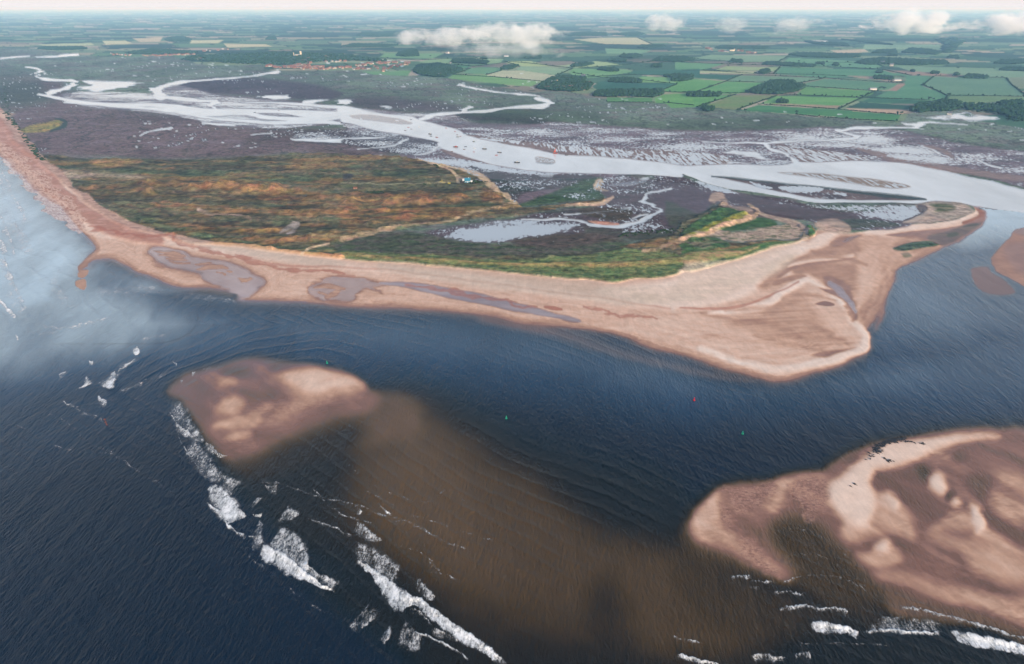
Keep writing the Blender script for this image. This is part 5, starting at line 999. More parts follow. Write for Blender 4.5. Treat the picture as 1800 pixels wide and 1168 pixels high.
# ---------------------------------------------------------------- moored boats
def hull(b, L_, w, h, m=0, z0=-.2):
    st = [(-.5, .72, .95), (-.3, .92, .86), (0, 1, .84), (.28, .74, .93), (.44, .34, 1.05), (.52, .02, 1.16)]; vs, fs = [], []
    for x, ww, hh in st:
        for yy, zz in ((-.5, 1), (-.42, .3), (0, 0), (.42, .3), (.5, 1)): vs.append((x * L_, yy * w * ww, z0 + zz * h * hh))
    for i in range(len(st) - 1):
        for k in range(4): fs.append((i * 5 + k, (i + 1) * 5 + k, (i + 1) * 5 + k + 1, i * 5 + k + 1))
    fs.append((0, 1, 2, 3, 4)); b.add(vs, fs, m)
def boat(p, L_, hm, cabin, mast, rz, desc, sail=False):
    L_ *= .82; mast *= .85
    t = empty('moored_boat', at(p), rz, cat='boat', group='boats moored in the tidal channel'); NEED.append((t, desc, p[0], p[1]))
    w, h = L_ * .34, L_ * .17 + .3
    b = MB(); hull(b, L_, w, h); b.build('hull', MT[hm], t)
    b = MB(); b.add([(-.48 * L_, -.32 * w, h * .66), (-.48 * L_, .32 * w, h * .66), (.3 * L_, .34 * w, h * .66), (.46 * L_, 0, h * .78), (.3 * L_, -.34 * w, h * .66)], [(0, 4, 3, 2, 1)]); b.build('deck', MT['deck'], t)
    if cabin:
        b = MB(); b.box((.02 * L_, 0, h * .66), (.34 * L_, w * .62, L_ * .14 + .3), 0, 0, .88); b.build('cabin', MT['cabin_white' if cabin == 1 else 'sail_cover'], t)
    if mast:
        b = MB(); b.tube([(.1 * L_, 0, h * .5), (.1 * L_, 0, mast)], [.11, .07], 5); b.tube([(.1 * L_, 0, h + 1.0), (-.42 * L_, 0, h + 1.1)], .09, 5); b.build('mast', MT['spar'], t)
    if sail:
        b = MB(); b.add([(.12 * L_, .03, h + 1.2), (-.4 * L_, .05, h + 1.2), (.12 * L_, .03, mast * .92), (.12 * L_, -.03, h + 1.2), (-.4 * L_, -.05, h + 1.2), (.12 * L_, -.03, mast * .92)], [(0, 2, 1), (3, 4, 5), (0, 1, 4, 3), (1, 2, 5, 4), (2, 0, 3, 5)]); b.build('sail', MT['sail_cover'], t)
bq = lambda x, y: (700 + x / 6, 200 + y / 6)
for x, y, L_, hm, cb, ms, ds, sl_ in ((75,180,8,'hull_brown',0,0,'open brown boat',0),(107,147,7,'hull_red',0,0,'small reddish boat',0),(133,66,7,'hull_dark',0,0,'small dark boat',0),(138,165,7,'hull_brown',0,0,'tiny brown boat',0),(220,145,7,'hull_white',0,7,'pale sailing dinghy',0),(335,219,13,'hull_dark',1,0,'dark cabin boat',0),(345,240,8,'hull_dark',0,0,'small dark open boat',0),
    (405,252,10,'hull_red',1,0,'dark red cabin boat',0),(505,155,6,'hull_red',0,6,'little red dinghy with a mast',0),(598,190,6,'hull_red',0,6,'little pale-masted red dinghy',0),(622,225,7,'hull_brown',0,9,'brown boat with a mast',0),(626,248,9,'hull_green',1,8,'green boat with a mast',0),(655,242,6,'hull_red',0,6,'tiny red dinghy',0),
    (797,298,9,'hull_green',1,8,'dark green cabin boat with a mast',0),(608,356,16,'hull_brown',2,0,'long brown boat with a red cover',0),(710,351,8,'hull_dark',0,0,'dark open boat',0),(695,379,7,'hull_brown',0,0,'little brown boat',0),(800,366,8,'hull_white',0,0,'pale open boat',0),(797,406,6,'hull_red',0,7,'faint reddish dinghy',0),
    (910,376,14,'hull_dark',1,8,'large dark cabin boat',0),(1068,413,13,'hull_dark',1,0,'dark low cabin boat',0),(1035,441,8,'hull_red',0,7,'reddish boat with a mast',0),(1253,520,16,'hull_dark',1,0,'largest dark cabin boat',0),(1655,422,13,'hull_red',0,17,'boat with tall red sail',1),(1775,441,9,'hull_dark',0,0,'slim dark boat',0),
    (1325,295,9,'hull_dark',0,0,'dark boat aground on the brown bar',0),(565,401,7,'hull_brown',0,0,'brown boat aground at the channel edge',0)):
    boat(bq(x, y), L_, hm, cb, ms, rnd.uniform(-.5, .3) + (math.pi if rnd.random() < .3 else 0), ds, sl_)
boat((448, 198), 9, 'hull_dark', 0, 0, .2, 'dark boat in the upper channel'); boat((490, 195), 7, 'hull_brown', 0, 0, .1, 'small brown boat in the upper channel')
# ---------------------------------------------------------------- houses
def house_mesh(L_, w, h, rh, mats, chim=True, wing=False):
    b = MB(); b.box((0, 0, -.5), (L_, w, h + .5)); b.gable((0, 0, h), (L_, w, rh), 1)
    b.add([(-L_ / 2, -w / 2, h), (-L_ / 2, w / 2, h), (-L_ / 2, 0, h + rh * .86)], [(0, 1, 2)]); 
    if chim: b.box((L_ * .36, 0, h + rh * .5), (.9, .9, rh * .9), 2)
    if wing: b.box((L_ * .2, -w * .8, -.5), (w * .7, w * .8, h * .9 + .5)); b.gable((L_ * .2, -w * .8, h * .9), (w * .7, w * .8, rh * .7), 1)
    n = max(2, int(L_ / 3))
    for f in (-1, 1):
        for k in range(n):
            for z in (1.0, 3.4) if h > 4 else (1.0,): b.box((-L_ / 2 + (k + .5) * L_ / n, f * (w / 2 + .02), z), (1.0, .12, 1.3), 3)
    return b.mesh('house', mats)
hm_ = [house_mesh(*a) for a in ((11, 7, 5.2, 3.2, [MT['flint_wall'], MT['pantile_roof'], MT['brick_wall'], MT['window_glass']]), (15, 7, 5, 3.2, [MT['brick_wall'], MT['pantile_roof'], MT['brick_wall'], MT['window_glass']], True, True), (10, 8, 5, 3, [MT['white_wall'], MT['slate_roof'], MT['brick_wall'], MT['window_glass']]), (13, 7, 2.8, 3, [MT['brick_wall'], MT['pantile_roof'], MT['brick_wall'], MT['window_glass']]))]
hk = ['flint cottage with a red tiled roof', 'brick house with a red tiled roof', 'white house with a grey roof', 'low brick cottage with a red roof']
hq = random.Random(9)
def house(p, k, where, grp, s=1.0, rz=None):
    o = link(bpy.data.objects.new('house', hm_[k])); o.location = at(p); o.rotation_euler = (0, 0, hq.gauss(0, .5) if rz is None else rz); s *= hq.uniform(.9, 1.3); o.scale = (s, s, s)
    return tag(o, hk[k] + ' ' + where, 'house', grp)
def row(z, n, jx, jy, where, grp, wts=(5, 4, 2, 3), s=1.1):
    pl = np.array(z, float)
    for i in range(n):
        q = (i + hq.random()) / n * (len(pl) - 1); j = min(int(q), len(pl) - 2); f = q - j; p = pl[j] * (1 - f) + pl[j + 1] * f
        house((p[0] + hq.gauss(0, jx), p[1] + hq.gauss(0, jy)), hq.choices(range(4), wts)[0], where, grp, s)
v5 = lambda *p: Zc(400, 60, 5, p)
BW, BG = 'in the village below the tall church', 'houses of the large village'
row(v5((345,290),(370,285),(420,300),(480,298)), 12, 1.5, .6, BW, BG, s=1.1); row(v5((490,295),(560,298),(620,300),(700,306),(800,305)), 40, 1, 1.0, BW, BG, (6, 4, 1, 3), 1.15); row(v5((600,280),(680,270),(740,290),(840,290)), 20, 2, 1, BW, BG)
row(v5((660,240),(700,232),(710,255)), 9, 2, 1.2, BW, BG); row(v5((810,218),(860,212),(890,210)), 10, 2, 1, BW, BG); row(v5((860,250),(930,245),(1040,245)), 9, 2, 1, BW, BG, (2, 2, 5, 1))
row(v5((800,318),(900,308),(1000,303),(1080,298)), 26, 1, .7, BW, BG); row(v5((1100,310),(1180,308),(1260,312)), 18, 2, 1.2, BW, BG, (3, 3, 5, 1), 1.1); row(v5((1130,285),(1200,275),(1300,265),(1400,262),(1520,258)), 26, 2, 1.2, BW, BG); row(v5((1280,310),(1400,300),(1500,285),(1600,265)), 24, 2, 2.4, BW, BG)
CW, CG = 'in the far left village row', 'houses of the far left village'
row(z1((590,290),(640,292),(700,296)), 14, 1, .6, CW, CG, (3, 2, 5, 2), 1.1); row(z1((750,295),(850,297),(940,293),(1030,290)), 26, 1, .5, CW, CG, (5, 4, 2, 3), 1.1); row(z1((1060,272),(1130,268),(1220,265)), 8, 2, .8, CW, CG); row(z1((1040,318),(1070,318)), 4, 1, .4, CW, CG)
MW, MG = 'in the hamlet by the creek head', 'houses of the hamlet by the creek'
mz = lambda *p: Zc(940, 120, 15, p)
row(mz((300,560),(420,555),(540,548)), 7, 1, .4, MW, MG, (2, 1, 6, 1)); row(mz((640,540),(780,545)), 6, 1, .4, MW, MG); row(mz((900,540),(1000,520),(1100,490),(1170,480)), 10, 1, .5, MW, MG); row(mz((1180,540),(1300,600)), 6, .8, .6, MW, MG); row(mz((880,330),(1080,320),(950,375)), 7, 1, .5, MW, MG); row(mz((1260,420),(1400,430),(1500,455)), 5, 1, .4, MW, MG)
LW, LG = 'in the far inland village', 'houses of the far inland village'
lz = lambda *p: Zc(1240, 70, 15, p)
row(lz((0,250),(80,250),(160,290)), 6, 1, .4, LW, LG, s=1.4); row(lz((360,320),(480,325),(600,330)), 8, 1, .3, LW, LG, s=1.4); row(lz((850,310),(950,320)), 4, 1, .3, LW, LG, s=1.4); row(lz((1080,365),(1200,370),(1320,365)), 8, 1, .3, LW, LG, s=1.4)
for p, k, w, s in ((z2((520,401))[0], 2, 'standing alone at the marsh edge left of centre', 1.5), (z2((575,336))[0], 2, 'on its own above the lone marsh-edge house', 1.2), (z3((1052,338))[0], 2, 'by the wood far right, left of two', 1.8), (z3((1100,351))[0], 2, 'by the wood far right, right of two', 1.8), (z2((560,284))[0], 2, 'in the fields below the long cloud', 2), (z3((1405,608))[0], 2, 'beside the pale pools at the right', 1.1), (mz((1270,270))[0], 2, 'alone in the field above the creek hamlet', 1.8)):
    house(p, k, w, 'lone houses in the fields', s)
b = MB(); b.box((0, 0, -.5), (34, 14, 6)); b.gable((0, 0, 5.5), (34, 14, 3.5), 1); b.box((30, 6, -.5), (18, 12, 6)); b.gable((30, 6, 5.5), (18, 12, 3), 1)
for k, (p, rz, lab) in enumerate(((z3((1000,476))[0], .2, 'pale grey farm sheds beside a small clump of trees at right'), (z3((1130,428))[0], 0, 'long white farm shed beyond the striped field'), (z2((870,300))[0], .1, 'farm sheds standing in the fields below the long cloud'))):
    t = empty('farm_shed', at(p), rz, label=lab, cat='shed'); bb = MB(); bb.box((0, 0, -.5), (34, 14, 6)); bb.build('walls', MT['white_wall'], t); bb = MB(); bb.gable((0, 0, 5.5), (34, 14, 3.5)); bb.build('roof', MT['lead_roof'], t)
# churches
def church(p, s, lab, tw=7, th=30, small=False, rz=0):
    t = empty('church', at(p), rz, label=lab, cat='church'); t.scale = (s, s, s)
    b = MB(); b.box((-14, 0, -1), (28, 9, 12)); b.box((-14, -6.5, -1), (26, 4, 8)); b.box((-33, 0, -1), (11, 7.5, 10)); b.build('nave', MT['church_stone'], t)
    b = MB(); b.gable((-14, 0, 11), (28, 9, 4)); b.gable((-33, 0, 9), (11, 7.5, 4)); b.build('roof', MT['lead_roof'], t)
    b = MB(); b.box((4, 0, -1), (tw, tw, th + 1), 0, 0, .94)
    for a in (-1, 1):
        for c in (-1, 1): b.box((4 + a * tw * .43, c * tw * .43, th), (.8, .8, 2.2), 0, 0, .3)
    tt = b.build('tower', MT['church_stone'], t)
    for z in (th * .45, th * .78):
        b = MB(); b.box((4, -tw / 2 - .02, z), (2, .25, 3.4)); b.box((4 + tw / 2 + .02, 0, z), (.25, 2, 3.4)); b.build('window', MT['window_glass'], tt)
    for k in range(5):
        b = MB(); b.box((-25 + k * 5.5, -8.55, 2), (1.6, .2, 4)); b.build('window', MT['window_glass'], t)
    if small: b = MB(); b.box((-39.5, 3.5, -1), (2.6, 2.6, 24), 0, 0, .85); b.build('stair_turret', MT['church_stone'], t)
church((528.5, 100.5), 1.25, 'large pale stone church with a tall tower above the village', 8, 30, True)
church((978, 147.5), .85, 'small pale church with a square tower in the creek hamlet', 6, 18); church((1290, 90.5), .9, 'tiny far church tower in the inland village', 6, 21)
# lifeboat house on the point
t = empty('lookout_house', at((821, 322)), .1, label='bright blue boarded house with a white lookout on the grassy point', cat='house')
b = MB(); b.box((1, 0, -.5), (12, 8, 5.5), 0); b.build('walls', MT['blue_boards'], t); b = MB(); b.gable((1, 0, 5), (12, 8, 4.2), 0, .5); rf = b.build('roof', MT['blue_boards'], t)
b = MB(); b.box((3.5, 0, 7.6), (1.2, 1.2, 2.6)); b.build('chimney', MT['white_paint'], rf)
b = MB(); b.box((-7.2, 0, -.5), (4.2, 4.6, 8.5)); b.build('lookout_tower', MT['white_paint'], t); b = MB(); b.gable((-7.2, 0, 8), (4.2, 4.6, 1.6), 0, .3, .5); b.build('lookout_roof', MT['slate_roof'], t)
b = MB(); b.box((9, -1, -.5), (4, 6, 3.4)); b.gable((9, -1, 2.9), (4, 6, 1.4)); b.build('porch', MT['white_paint'], t)
for k in range(4): b = MB(); b.box((-3 + k * 2.8, -4.05, 1.4), (1.3, .12, 1.5)); b.build('window', MT['white_paint'], t)
b = MB(); b.box((1, -4.06, 0), (1.4, .14, 2.3)); b.build('door', MT['white_paint'], t)
def hut(p, L_, w, h, mw, mr, lab, rz=0):
    t = empty('hut', at(p), rz, label=lab, cat='hut'); b = MB(); b.box((0, 0, -.5), (L_, w, h + .5)); b.build('walls', MT[mw], t); b = MB(); b.gable((0, 0, h), (L_, w, w * .3)); b.build('roof', MT[mr], t); b = MB(); b.box((L_ * .2, -w / 2 - .03, 0), (1, .1, 2)); b.build('door', MT['window_glass'], t)
hut((812.5, 323.5), 9, 5, 2.6, 'dark_timber', 'dark_timber', 'low black hut just left of the blue house', .1); hut((845, 321), 7, 4, 2.4, 'dark_timber', 'slate_roof', 'dark hut right of the blue house'); hut((625, 334), 7, 5, 2.8, 'brick_wall', 'pantile_roof', 'small red-brown hut alone in the dune grass'); hut((838, 320), 6, 4, 2.2, 'dark_timber', 'slate_roof', 'small grey hut between the blue house and the dark hut')

for lab, z, w, d in (('long dim swell line in the dark sea left of the left sandbank', r1((-40,500),(120,560),(250,640),(400,680),(560,690),(640,740),(760,810)), 2, .34),
    ('second dim swell line in the dark sea, further out', r1((160,480),(280,500),(380,560),(460,640),(600,700),(700,780),(850,870),(940,950)), 2, .36),
    ('thin crest reaching from the left sandbank foot to the thick foam', r1((840,430),(900,530),(930,640),(1000,740),(1060,820),(1100,850)), 2.5, .5),
    ('thin crest trailing right of the curled crest toward the long breaker', r2((530,505),(590,520),(640,550)), 3, .5),
    ('faint swell line below the long white breaker', r2((480,560),(580,640),(680,710),(780,800),(900,880),(1040,950)), 2, .34),
    ('fine crest line across the shoal above the small foam fan', r2((560,230),(700,240),(820,280),(960,320),(1090,345),(1200,390),(1360,450),(1500,490)), 2, .42),
    ('second fine crest line across the brown shoal', r2((860,250),(980,370),(1080,415),(1200,440)), 2, .42),
    ('third fine crest line running into the foam fans', r2((840,420),(960,455),(1060,500),(1090,525)), 2.5, .5),
    ('fine crest line from the foam fans to the lower right shoal', r2((1200,340),(1290,410),(1400,450),(1560,540),(1700,590)), 2, .42),
    ('long fine crest over the lower shoal toward the bottom', r2((1240,540),(1400,580),(1490,640),(1530,700),(1640,730)), 2, .4),
    ('fine crest crossing the shoal at middle right', r3((-20,690),(180,860),(420,940),(560,880),(700,990),(900,1060)), 2, .34),
    ('lower fine crest crossing the shoal at middle right', r3((60,860),(200,920),(380,1010),(540,1060),(700,1120),(860,1168)), 2, .36),
    ('curved fine crest in the brown hollow of the right sandbank', r5((420,520),(520,470),(640,480),(760,540),(860,640),(940,740)), 2, .3),
    ('second curved fine crest in the brown hollow', r5((460,640),(600,600),(740,620),(860,720),(980,800),(1080,865)), 2, .34),
    ('third curved fine crest at the mouth of the brown hollow', r5((480,760),(620,715),(780,715),(900,760),(1000,850)), 2, .4),
    ('thin crest over the dark water under the right sandbank', r5((560,1060),(760,1060),(960,1062),(1160,1085)), 2, .34),
    ('surf line hugging the shingle beach at the left edge', q4((-40,60),(30,120),(100,190),(170,260)), 3, .5),
    ('ragged surf line off the beach at the left edge', q4((10,300),(60,350),(80,420),(120,480),(150,560)), 3, .4),
    ('outer ragged surf line at the left edge', q4((-30,420),(0,500),(30,600),(60,690),(90,780),(130,870)), 4, .45)):
    thin(lab, z, w, d, .35)

for lab, fr, bk, a, b_ in (('wide lacy surf veil off the upper shingle beach', q4((0,150),(60,230),(130,330),(180,420)), q4((-40,170),(10,260),(70,370),(130,450)), .42, .3),
    ('milky surf veil in the middle of the pale shallows', q4((20,300),(60,360),(110,420),(170,520),(190,580)), q4((-30,330),(10,400),(60,470),(110,560),(150,600)), .46, .34),
    ('faint surf veil left of the brown sand finger', q4((330,640),(310,700),(340,780),(420,830)), q4((290,650),(260,720),(290,810),(380,860)), .44, .3),
    ('thin foam wash below the sand finger lagoon', q4((470,740),(600,745),(720,730),(830,735)), q4((440,770),(580,790),(720,780),(850,765)), .42, .3),
    ('foam wash at the tip of the pointed sand bar', q4((880,765),(1000,775),(1120,790),(1230,815)), q4((860,785),(980,800),(1110,815),(1230,830)), .42, .3)):
    breaker(lab, fr, bk, a, b_, .2)

for lab, fr, bk, a, b_ in (('ragged surf strip close in by the shingle at the left edge', q4((0,120),(40,190),(80,270),(120,350),(150,420)), q4((-14,135),(20,205),(58,290),(98,370),(130,440)), .62, .3),
    ('second ragged surf strip at the left edge, a little seaward', q4((-30,300),(10,370),(40,440),(70,520),(84,590)), q4((-50,320),(-12,390),(16,460),(46,540),(64,610)), .66, .3),
    ('long lacy surf strip above the deep blue water at the left edge', q4((0,560),(40,640),(80,720),(120,800),(150,870)), q4((-20,580),(16,660),(54,740),(90,820),(120,890)), .6, .28),
    ('curving foam strip where pale water meets blue water', q4((150,900),(260,945),(380,940),(480,915),(620,880)), q4((160,915),(262,965),(384,960),(490,932),(620,892)), .5, .26),
    ('foam strip linking the caps of the choppy water', r1((480,340),(560,300),(640,240),(700,200)), r1((490,352),(575,318),(655,255),(712,212)), .56, .26),
    ('foam strip in the middle of the choppy water', r1((600,380),(690,345),(780,300),(860,285)), r1((605,392),(698,358),(788,312),(862,295)), .5, .24)):
    breaker(lab, fr, bk, a, b_, .3)
# ---------------------------------------------------------------- woods, hedges and single trees
tq = random.Random(21)
_ico = []
def ico():
    bm = bmesh.new(); bmesh.ops.create_icosphere(bm, subdivisions=1, radius=1.0); v = [tuple(x.co) for x in bm.verts]; f = [tuple(q.index for q in x.verts) for x in bm.faces]; bm.free(); return np.array(v), f
IV, IF = ico(); IFn = np.array(IF)
TRIS = [0]
def crowns(name, pts, mat, **k):
    """pts: (X, Y, Z, radius, height) - lumpy crowns on short stems"""
    vs, fs = [], []; n = 0
    for (X, Y, Z, r, h) in pts:
        q = IV * (1 + .28 * _rs.randn(len(IV), 1)); v = q * (r, r, h * .48) + (X, Y, Z + h * .52); vs.append(v); fs.append(IFn + n); n += len(IV)
    TRIS[0] += len(pts) * 20
    vs = np.concatenate(vs); fs = np.concatenate(fs)
    me = bpy.data.meshes.new(name); me.vertices.add(len(vs)); me.vertices.foreach_set('co', vs.ravel()); me.loops.add(fs.size); me.loops.foreach_set('vertex_index', fs.ravel().astype(np.int32))
    me.polygons.add(len(fs)); me.polygons.foreach_set('loop_start', np.arange(0, fs.size, 3, dtype=np.int32)); me.update(); me.materials.append(mat)
    return tag(link(bpy.data.objects.new(name, me)), **k)
def inside(p, poly):
    c = False; n = len(poly)
    for i in range(n):
        a, b = poly[i], poly[(i + 1) % n]
        if (a[1] > p[1]) != (b[1] > p[1]) and p[0] < (b[0] - a[0]) * (p[1] - a[1]) / (b[1] - a[1]) + a[0]: c = not c
    return c
def wood(z, desc, dens=1.0, hh=(9, 15), cap=1500):
    xs_ = [p[0] for p in z]; ys_ = [p[1] for p in z]; P = [ground(*p) for p in z]
    x0, x1 = min(p[0] for p in P), max(p[0] for p in P); y0, y1 = min(p[1] for p in P), max(p[1] for p in P)
    sp = 9.5 / dens ** .5; n = (x1 - x0) * (y1 - y0) / sp ** 2
    if n > cap * 1.6: sp *= (n / (cap * 1.6)) ** .5
    pts = []; big = sp / 9.5
    y = y0
    while y < y1:
        x = x0
        while x < x1:
            q = (x + tq.uniform(-.5, .5) * sp, y + tq.uniform(-.5, .5) * sp)
            if inside(q, P) and tq.random() < .92: r = tq.uniform(.5, .8) * sp * 1.05; pts.append((q[0], q[1], gz(*q), r, tq.uniform(*hh)))
            x += sp
        y += sp
    if not pts: return
    o = crowns('wood', pts, LEAF, kind='stuff'); cx, cy = sum(xs_) / len(xs_), sum(ys_) / len(ys_); NEED.append((o, desc, cx, cy)); return o
WOODS = [z3((330,488),(430,452),(460,435),(500,430),(590,434),(585,446),(640,452),(640,470),(590,490),(500,502),(400,500)), z3((420,345),(440,333),(520,336),(640,344),(700,350),(690,357),(560,352)), z3((555,292),(600,284),(700,285),(940,292),(930,305),(760,308),(640,303)), z3((243,333),(260,320),(315,322),(315,335)), z3((400,392),(410,376),(455,372),(460,385),(430,395)),
 z3((15,512),(30,498),(120,495),(198,500),(190,512),(100,516)), z3((95,588),(110,570),(160,574),(172,586),(130,594)), z3((490,548),(505,532),(545,536),(560,548)), z3((700,342),(712,334),(745,336),(745,345)), z3((788,349),(800,340),(822,343),(820,351)), z3((910,337),(960,318),(1050,310),(1180,318),(1380,325),(1400,340),(1250,348),(1080,342),(980,344)),
 z3((1015,388),(1030,378),(1052,380),(1050,390)), z3((1003,420),(1010,408),(1080,410),(1112,415),(1105,425)), z3((1200,382),(1210,375),(1222,378),(1220,384)), z3((1303,392),(1315,384),(1350,387),(1350,394)), z3((1427,402),(1440,390),(1456,396),(1455,404)), z3((1483,416),(1500,400),(1560,402),(1610,412),(1600,419)), z3((1080,298),(1095,288),(1130,290),(1130,300)), z3((1150,280),(1200,258),(1300,266),(1370,280),(1330,292),(1220,284)),
 z3((1190,590),(1240,560),(1330,545),(1420,535),(1460,548),(1470,575),(1420,590),(1300,592),(1250,600)), z3((1470,560),(1560,556),(1700,568),(1800,570),(1850,575),(1850,640),(1760,645),(1690,610),(1600,590),(1500,585)), z3((1640,548),(1720,540),(1850,545),(1850,560),(1720,560)), z3((1395,310),(1405,299),(1450,300),(1455,312)), z3((1670,374),(1700,362),(1850,366),(1850,380)), z3((1640,338),(1680,324),(1850,318),(1850,335),(1740,342)),
 z3((1000,282),(1030,268),(1120,266),(1130,284)), z3((0,432),(60,420),(20,404),(-60,404),(-60,432)), z2((290,298),(300,284),(370,262),(400,270),(412,298),(340,302)), z2((578,336),(590,318),(680,316),(780,330),(760,342),(660,338)), z2((838,370),(860,354),(938,350),(900,368)), z2((1208,356),(1230,344),(1290,335),(1335,340),(1280,354)), z2((1355,372),(1370,362),(1440,366),(1468,378),(1420,382)), z2((1408,436),(1425,420),(1500,418),(1585,430),(1580,442),(1480,440)),
 z2((1325,512),(1340,490),(1440,484),(1600,482),(1690,478),(1700,500),(1650,518),(1500,512),(1400,516)), z2((1463,304),(1480,292),(1560,290),(1588,298),(1540,310)), z2((1560,254),(1580,243),(1700,242),(1710,252),(1620,258)), z2((1630,358),(1645,344),(1690,342),(1685,358)), z2((1640,326),(1680,304),(1800,304),(1860,318),(1800,330)), z2((1400,326),(1420,314),(1500,318),(1500,330)), z2((1690,405),(1760,400),(1860,404),(1820,414),(1720,412)), z2((730,312),(760,304),(770,316)),
 z2((960,312),(1000,300),(1055,302),(1050,314)), z2((1170,180),(1300,170),(1400,176),(1400,192),(1200,192)), z2((1420,184),(1560,170),(1600,182),(1540,194)), z2((1040,458),(1100,420),(1180,408),(1290,415),(1280,440),(1330,450),(1300,478),(1220,486),(1100,482),(1030,470)), z2((380,380),(400,350),(520,340),(560,350),(630,365),(640,380),(540,408),(480,408),(400,395)),
 z1((960,320),(1010,300),(1200,290),(1500,278),(1580,285),(1800,290)) + z2((100,308),(200,318),(250,330),(60,322)) + z1((1800,325),(1700,330),(1560,338),(1500,345),(1380,342),(1200,335),(1050,322)), z2((0,300),(60,295),(60,312),(0,312)), z1((660,285),(800,262),(930,270),(1040,278),(1040,285),(800,288)), z1((870,215),(890,200),(960,195),(1010,210),(990,222),(900,222)), z1((200,262),(230,252),(440,252),(460,262),(300,268)), z1((1400,212),(1420,196),(1450,195),(1460,212)), z2((80,190),(120,172),(300,170),(330,186),(200,196)), z2((0,250),(60,236),(300,240),(240,250)),
 z3((640,222),(700,236),(880,246),(860,232)), z3((830,210),(1000,222),(1110,240),(1000,232)), z3((170,258),(200,245),(320,248),(450,250),(440,262),(300,262)), z3((1380,292),(1450,245),(1480,220),(1420,200),(1340,212),(1380,240)), z3((-60,318),(10,304),(36,318),(0,330),(-60,330))]
for w in WOODS: wood(w, 'dark wood of broadleaf trees')
HEDGES = [z3((0,490),(150,493),(330,492),(600,503),(945,517),(1300,530)), z3((280,500),(75,567)), z3((495,507),(285,582)), z3((400,553),(600,563),(820,580),(1150,608)), z3((1010,484),(930,525),(822,578)), z3((645,457),(840,470),(1010,482),(1050,484)), z3((230,431),(450,438),(612,441),(750,414)), z3((300,398),(520,403),(740,413),(1100,438),(1165,441)), z3((450,440),(330,492)), z3((1258,450),(1330,475),(1395,508)), z3((1325,405),(1262,453)), z3((1400,506),(1600,508),(1850,513)),
 z3((1395,508),(1380,535)), z3((0,373),(100,373),(395,391),(480,392)), z3((512,358),(480,390)), z3((0,331),(220,340),(420,346)), z3((230,430),(60,490)), z3((312,396),(230,430)), z3((1205,400),(1050,368),(700,350)), z3((1705,415),(1735,450),(1800,500)), z3((480,392),(700,396),(860,403)), z3((600,606),(700,618),(900,632),(1130,643)), z3((1330,403),(1500,408),(1700,412)), z3((40,311),(330,331),(500,331)), z3((560,297),(500,330)), z3((700,330),(1000,332),(1050,350)),
 z2((590,396),(800,408),(1060,431),(1180,441)), z2((845,374),(765,396)), z2((680,363),(590,395)), z2((860,325),(1000,336),(1130,352),(1222,362)), z2((1130,402),(1220,363)), z2((1250,361),(1480,345),(1640,326)), z2((1222,386),(1370,411),(1550,420),(1770,446)), z2((1800,401),(1500,396),(1240,412)), z2((1700,543),(1860,558)), z2((1400,541),(1650,542)), z2((1700,487),(1860,493)), z2((1770,446),(1690,478)), z2((940,352),(860,325)), z2((200,307),(400,320),(560,312),(860,311)), z2((1380,200),(1560,200),(1650,240)), z2((1225,236),(1400,236),(1640,242)), z2((1390,256),(1640,266)), z2((560,340),(700,352),(840,335))]
for h in HEDGES:
    pl = np.array([ground(*p) for p in h]); s = np.r_[0, np.cumsum(np.hypot(*np.diff(pl, axis=0).T))]; far = (pl[:, 1].mean() > 3500)
    step = 5.0 if not far else 8.0; q = np.arange(0, s[-1], step); X = np.interp(q, s, pl[:, 0]); Y = np.interp(q, s, pl[:, 1])
    pts = [(x + tq.gauss(0, .8), y + tq.gauss(0, .8), gz(x, y) - .3, step * tq.uniform(.55, .75), tq.uniform(2.6, 4.2) * (2.4 if tq.random() < .07 else 1)) for x, y in zip(X, Y)]
    o = crowns('hedge', pts, LEAF2, cat='hedge', group='hedges between the fields'); m = h[len(h) // 2]; NEED.append((o, 'long dark hedge between green fields', (h[0][0] + h[-1][0]) / 2, (h[0][1] + h[-1][1]) / 2))
# single trees: trunk and crown
def tree_proto():
    t = empty('field_tree', (0, 0, 0), 0, cat='tree', group='single trees in the fields'); b = MB(); b.tube([(0, 0, -.4), (.1, 0, 2.2), (0, .2, 4.5)], [.5, .35, .2], 6)
    for a in range(4): b.tube([(0, 0, 3), (1.6 * math.cos(a * 1.6), 1.6 * math.sin(a * 1.6), 5.5)], [.18, .08], 4)
    b.build('trunk', MT['bark'], t)
    pts = [(tq.gauss(0, 1.9), tq.gauss(0, 1.9), tq.uniform(2.5, 5.5), tq.uniform(1.5, 2.4), tq.uniform(3, 4.6)) for _ in range(12)]
    c = crowns('crown', pts, LEAF); c.parent = t; remember(t); return t
tp_ = tree_proto(); first = True
TREES = [z2((700,310),(746,318),(1480,200),(1372,240),(560,352),(602,300),(470,300),(500,360),(455,352))[k] for k in range(9)] + z3((1320,530),(1300,528),(1100,438),(1036,470),(1046,468),(1056,470),(1062,474),(880,350),(960,340),(690,395),(750,414),(420,345),(940,516),(1400,508),(1270,452),(1580,508),(205,342),(1240,405),(1150,605),(985,270),(640,335),(612,330),(1000,330),(1450,365),(1640,366),(240,352),(330,590),(600,600),(1690,612),(1710,640),(1745,648),(1550,600)) + z1((1240,330),(1080,300),(590,285),(520,300))
for p in TREES:
    if first: o = tp_; first = False
    else: o = copy_tree(tp_)
    o.location = at(p); s = tq.uniform(.9, 1.5); o.scale = (s, s, s); o.rotation_euler = (0, 0, tq.uniform(0, 6)); NEED.append((o, 'single round tree', p[0], p[1]))
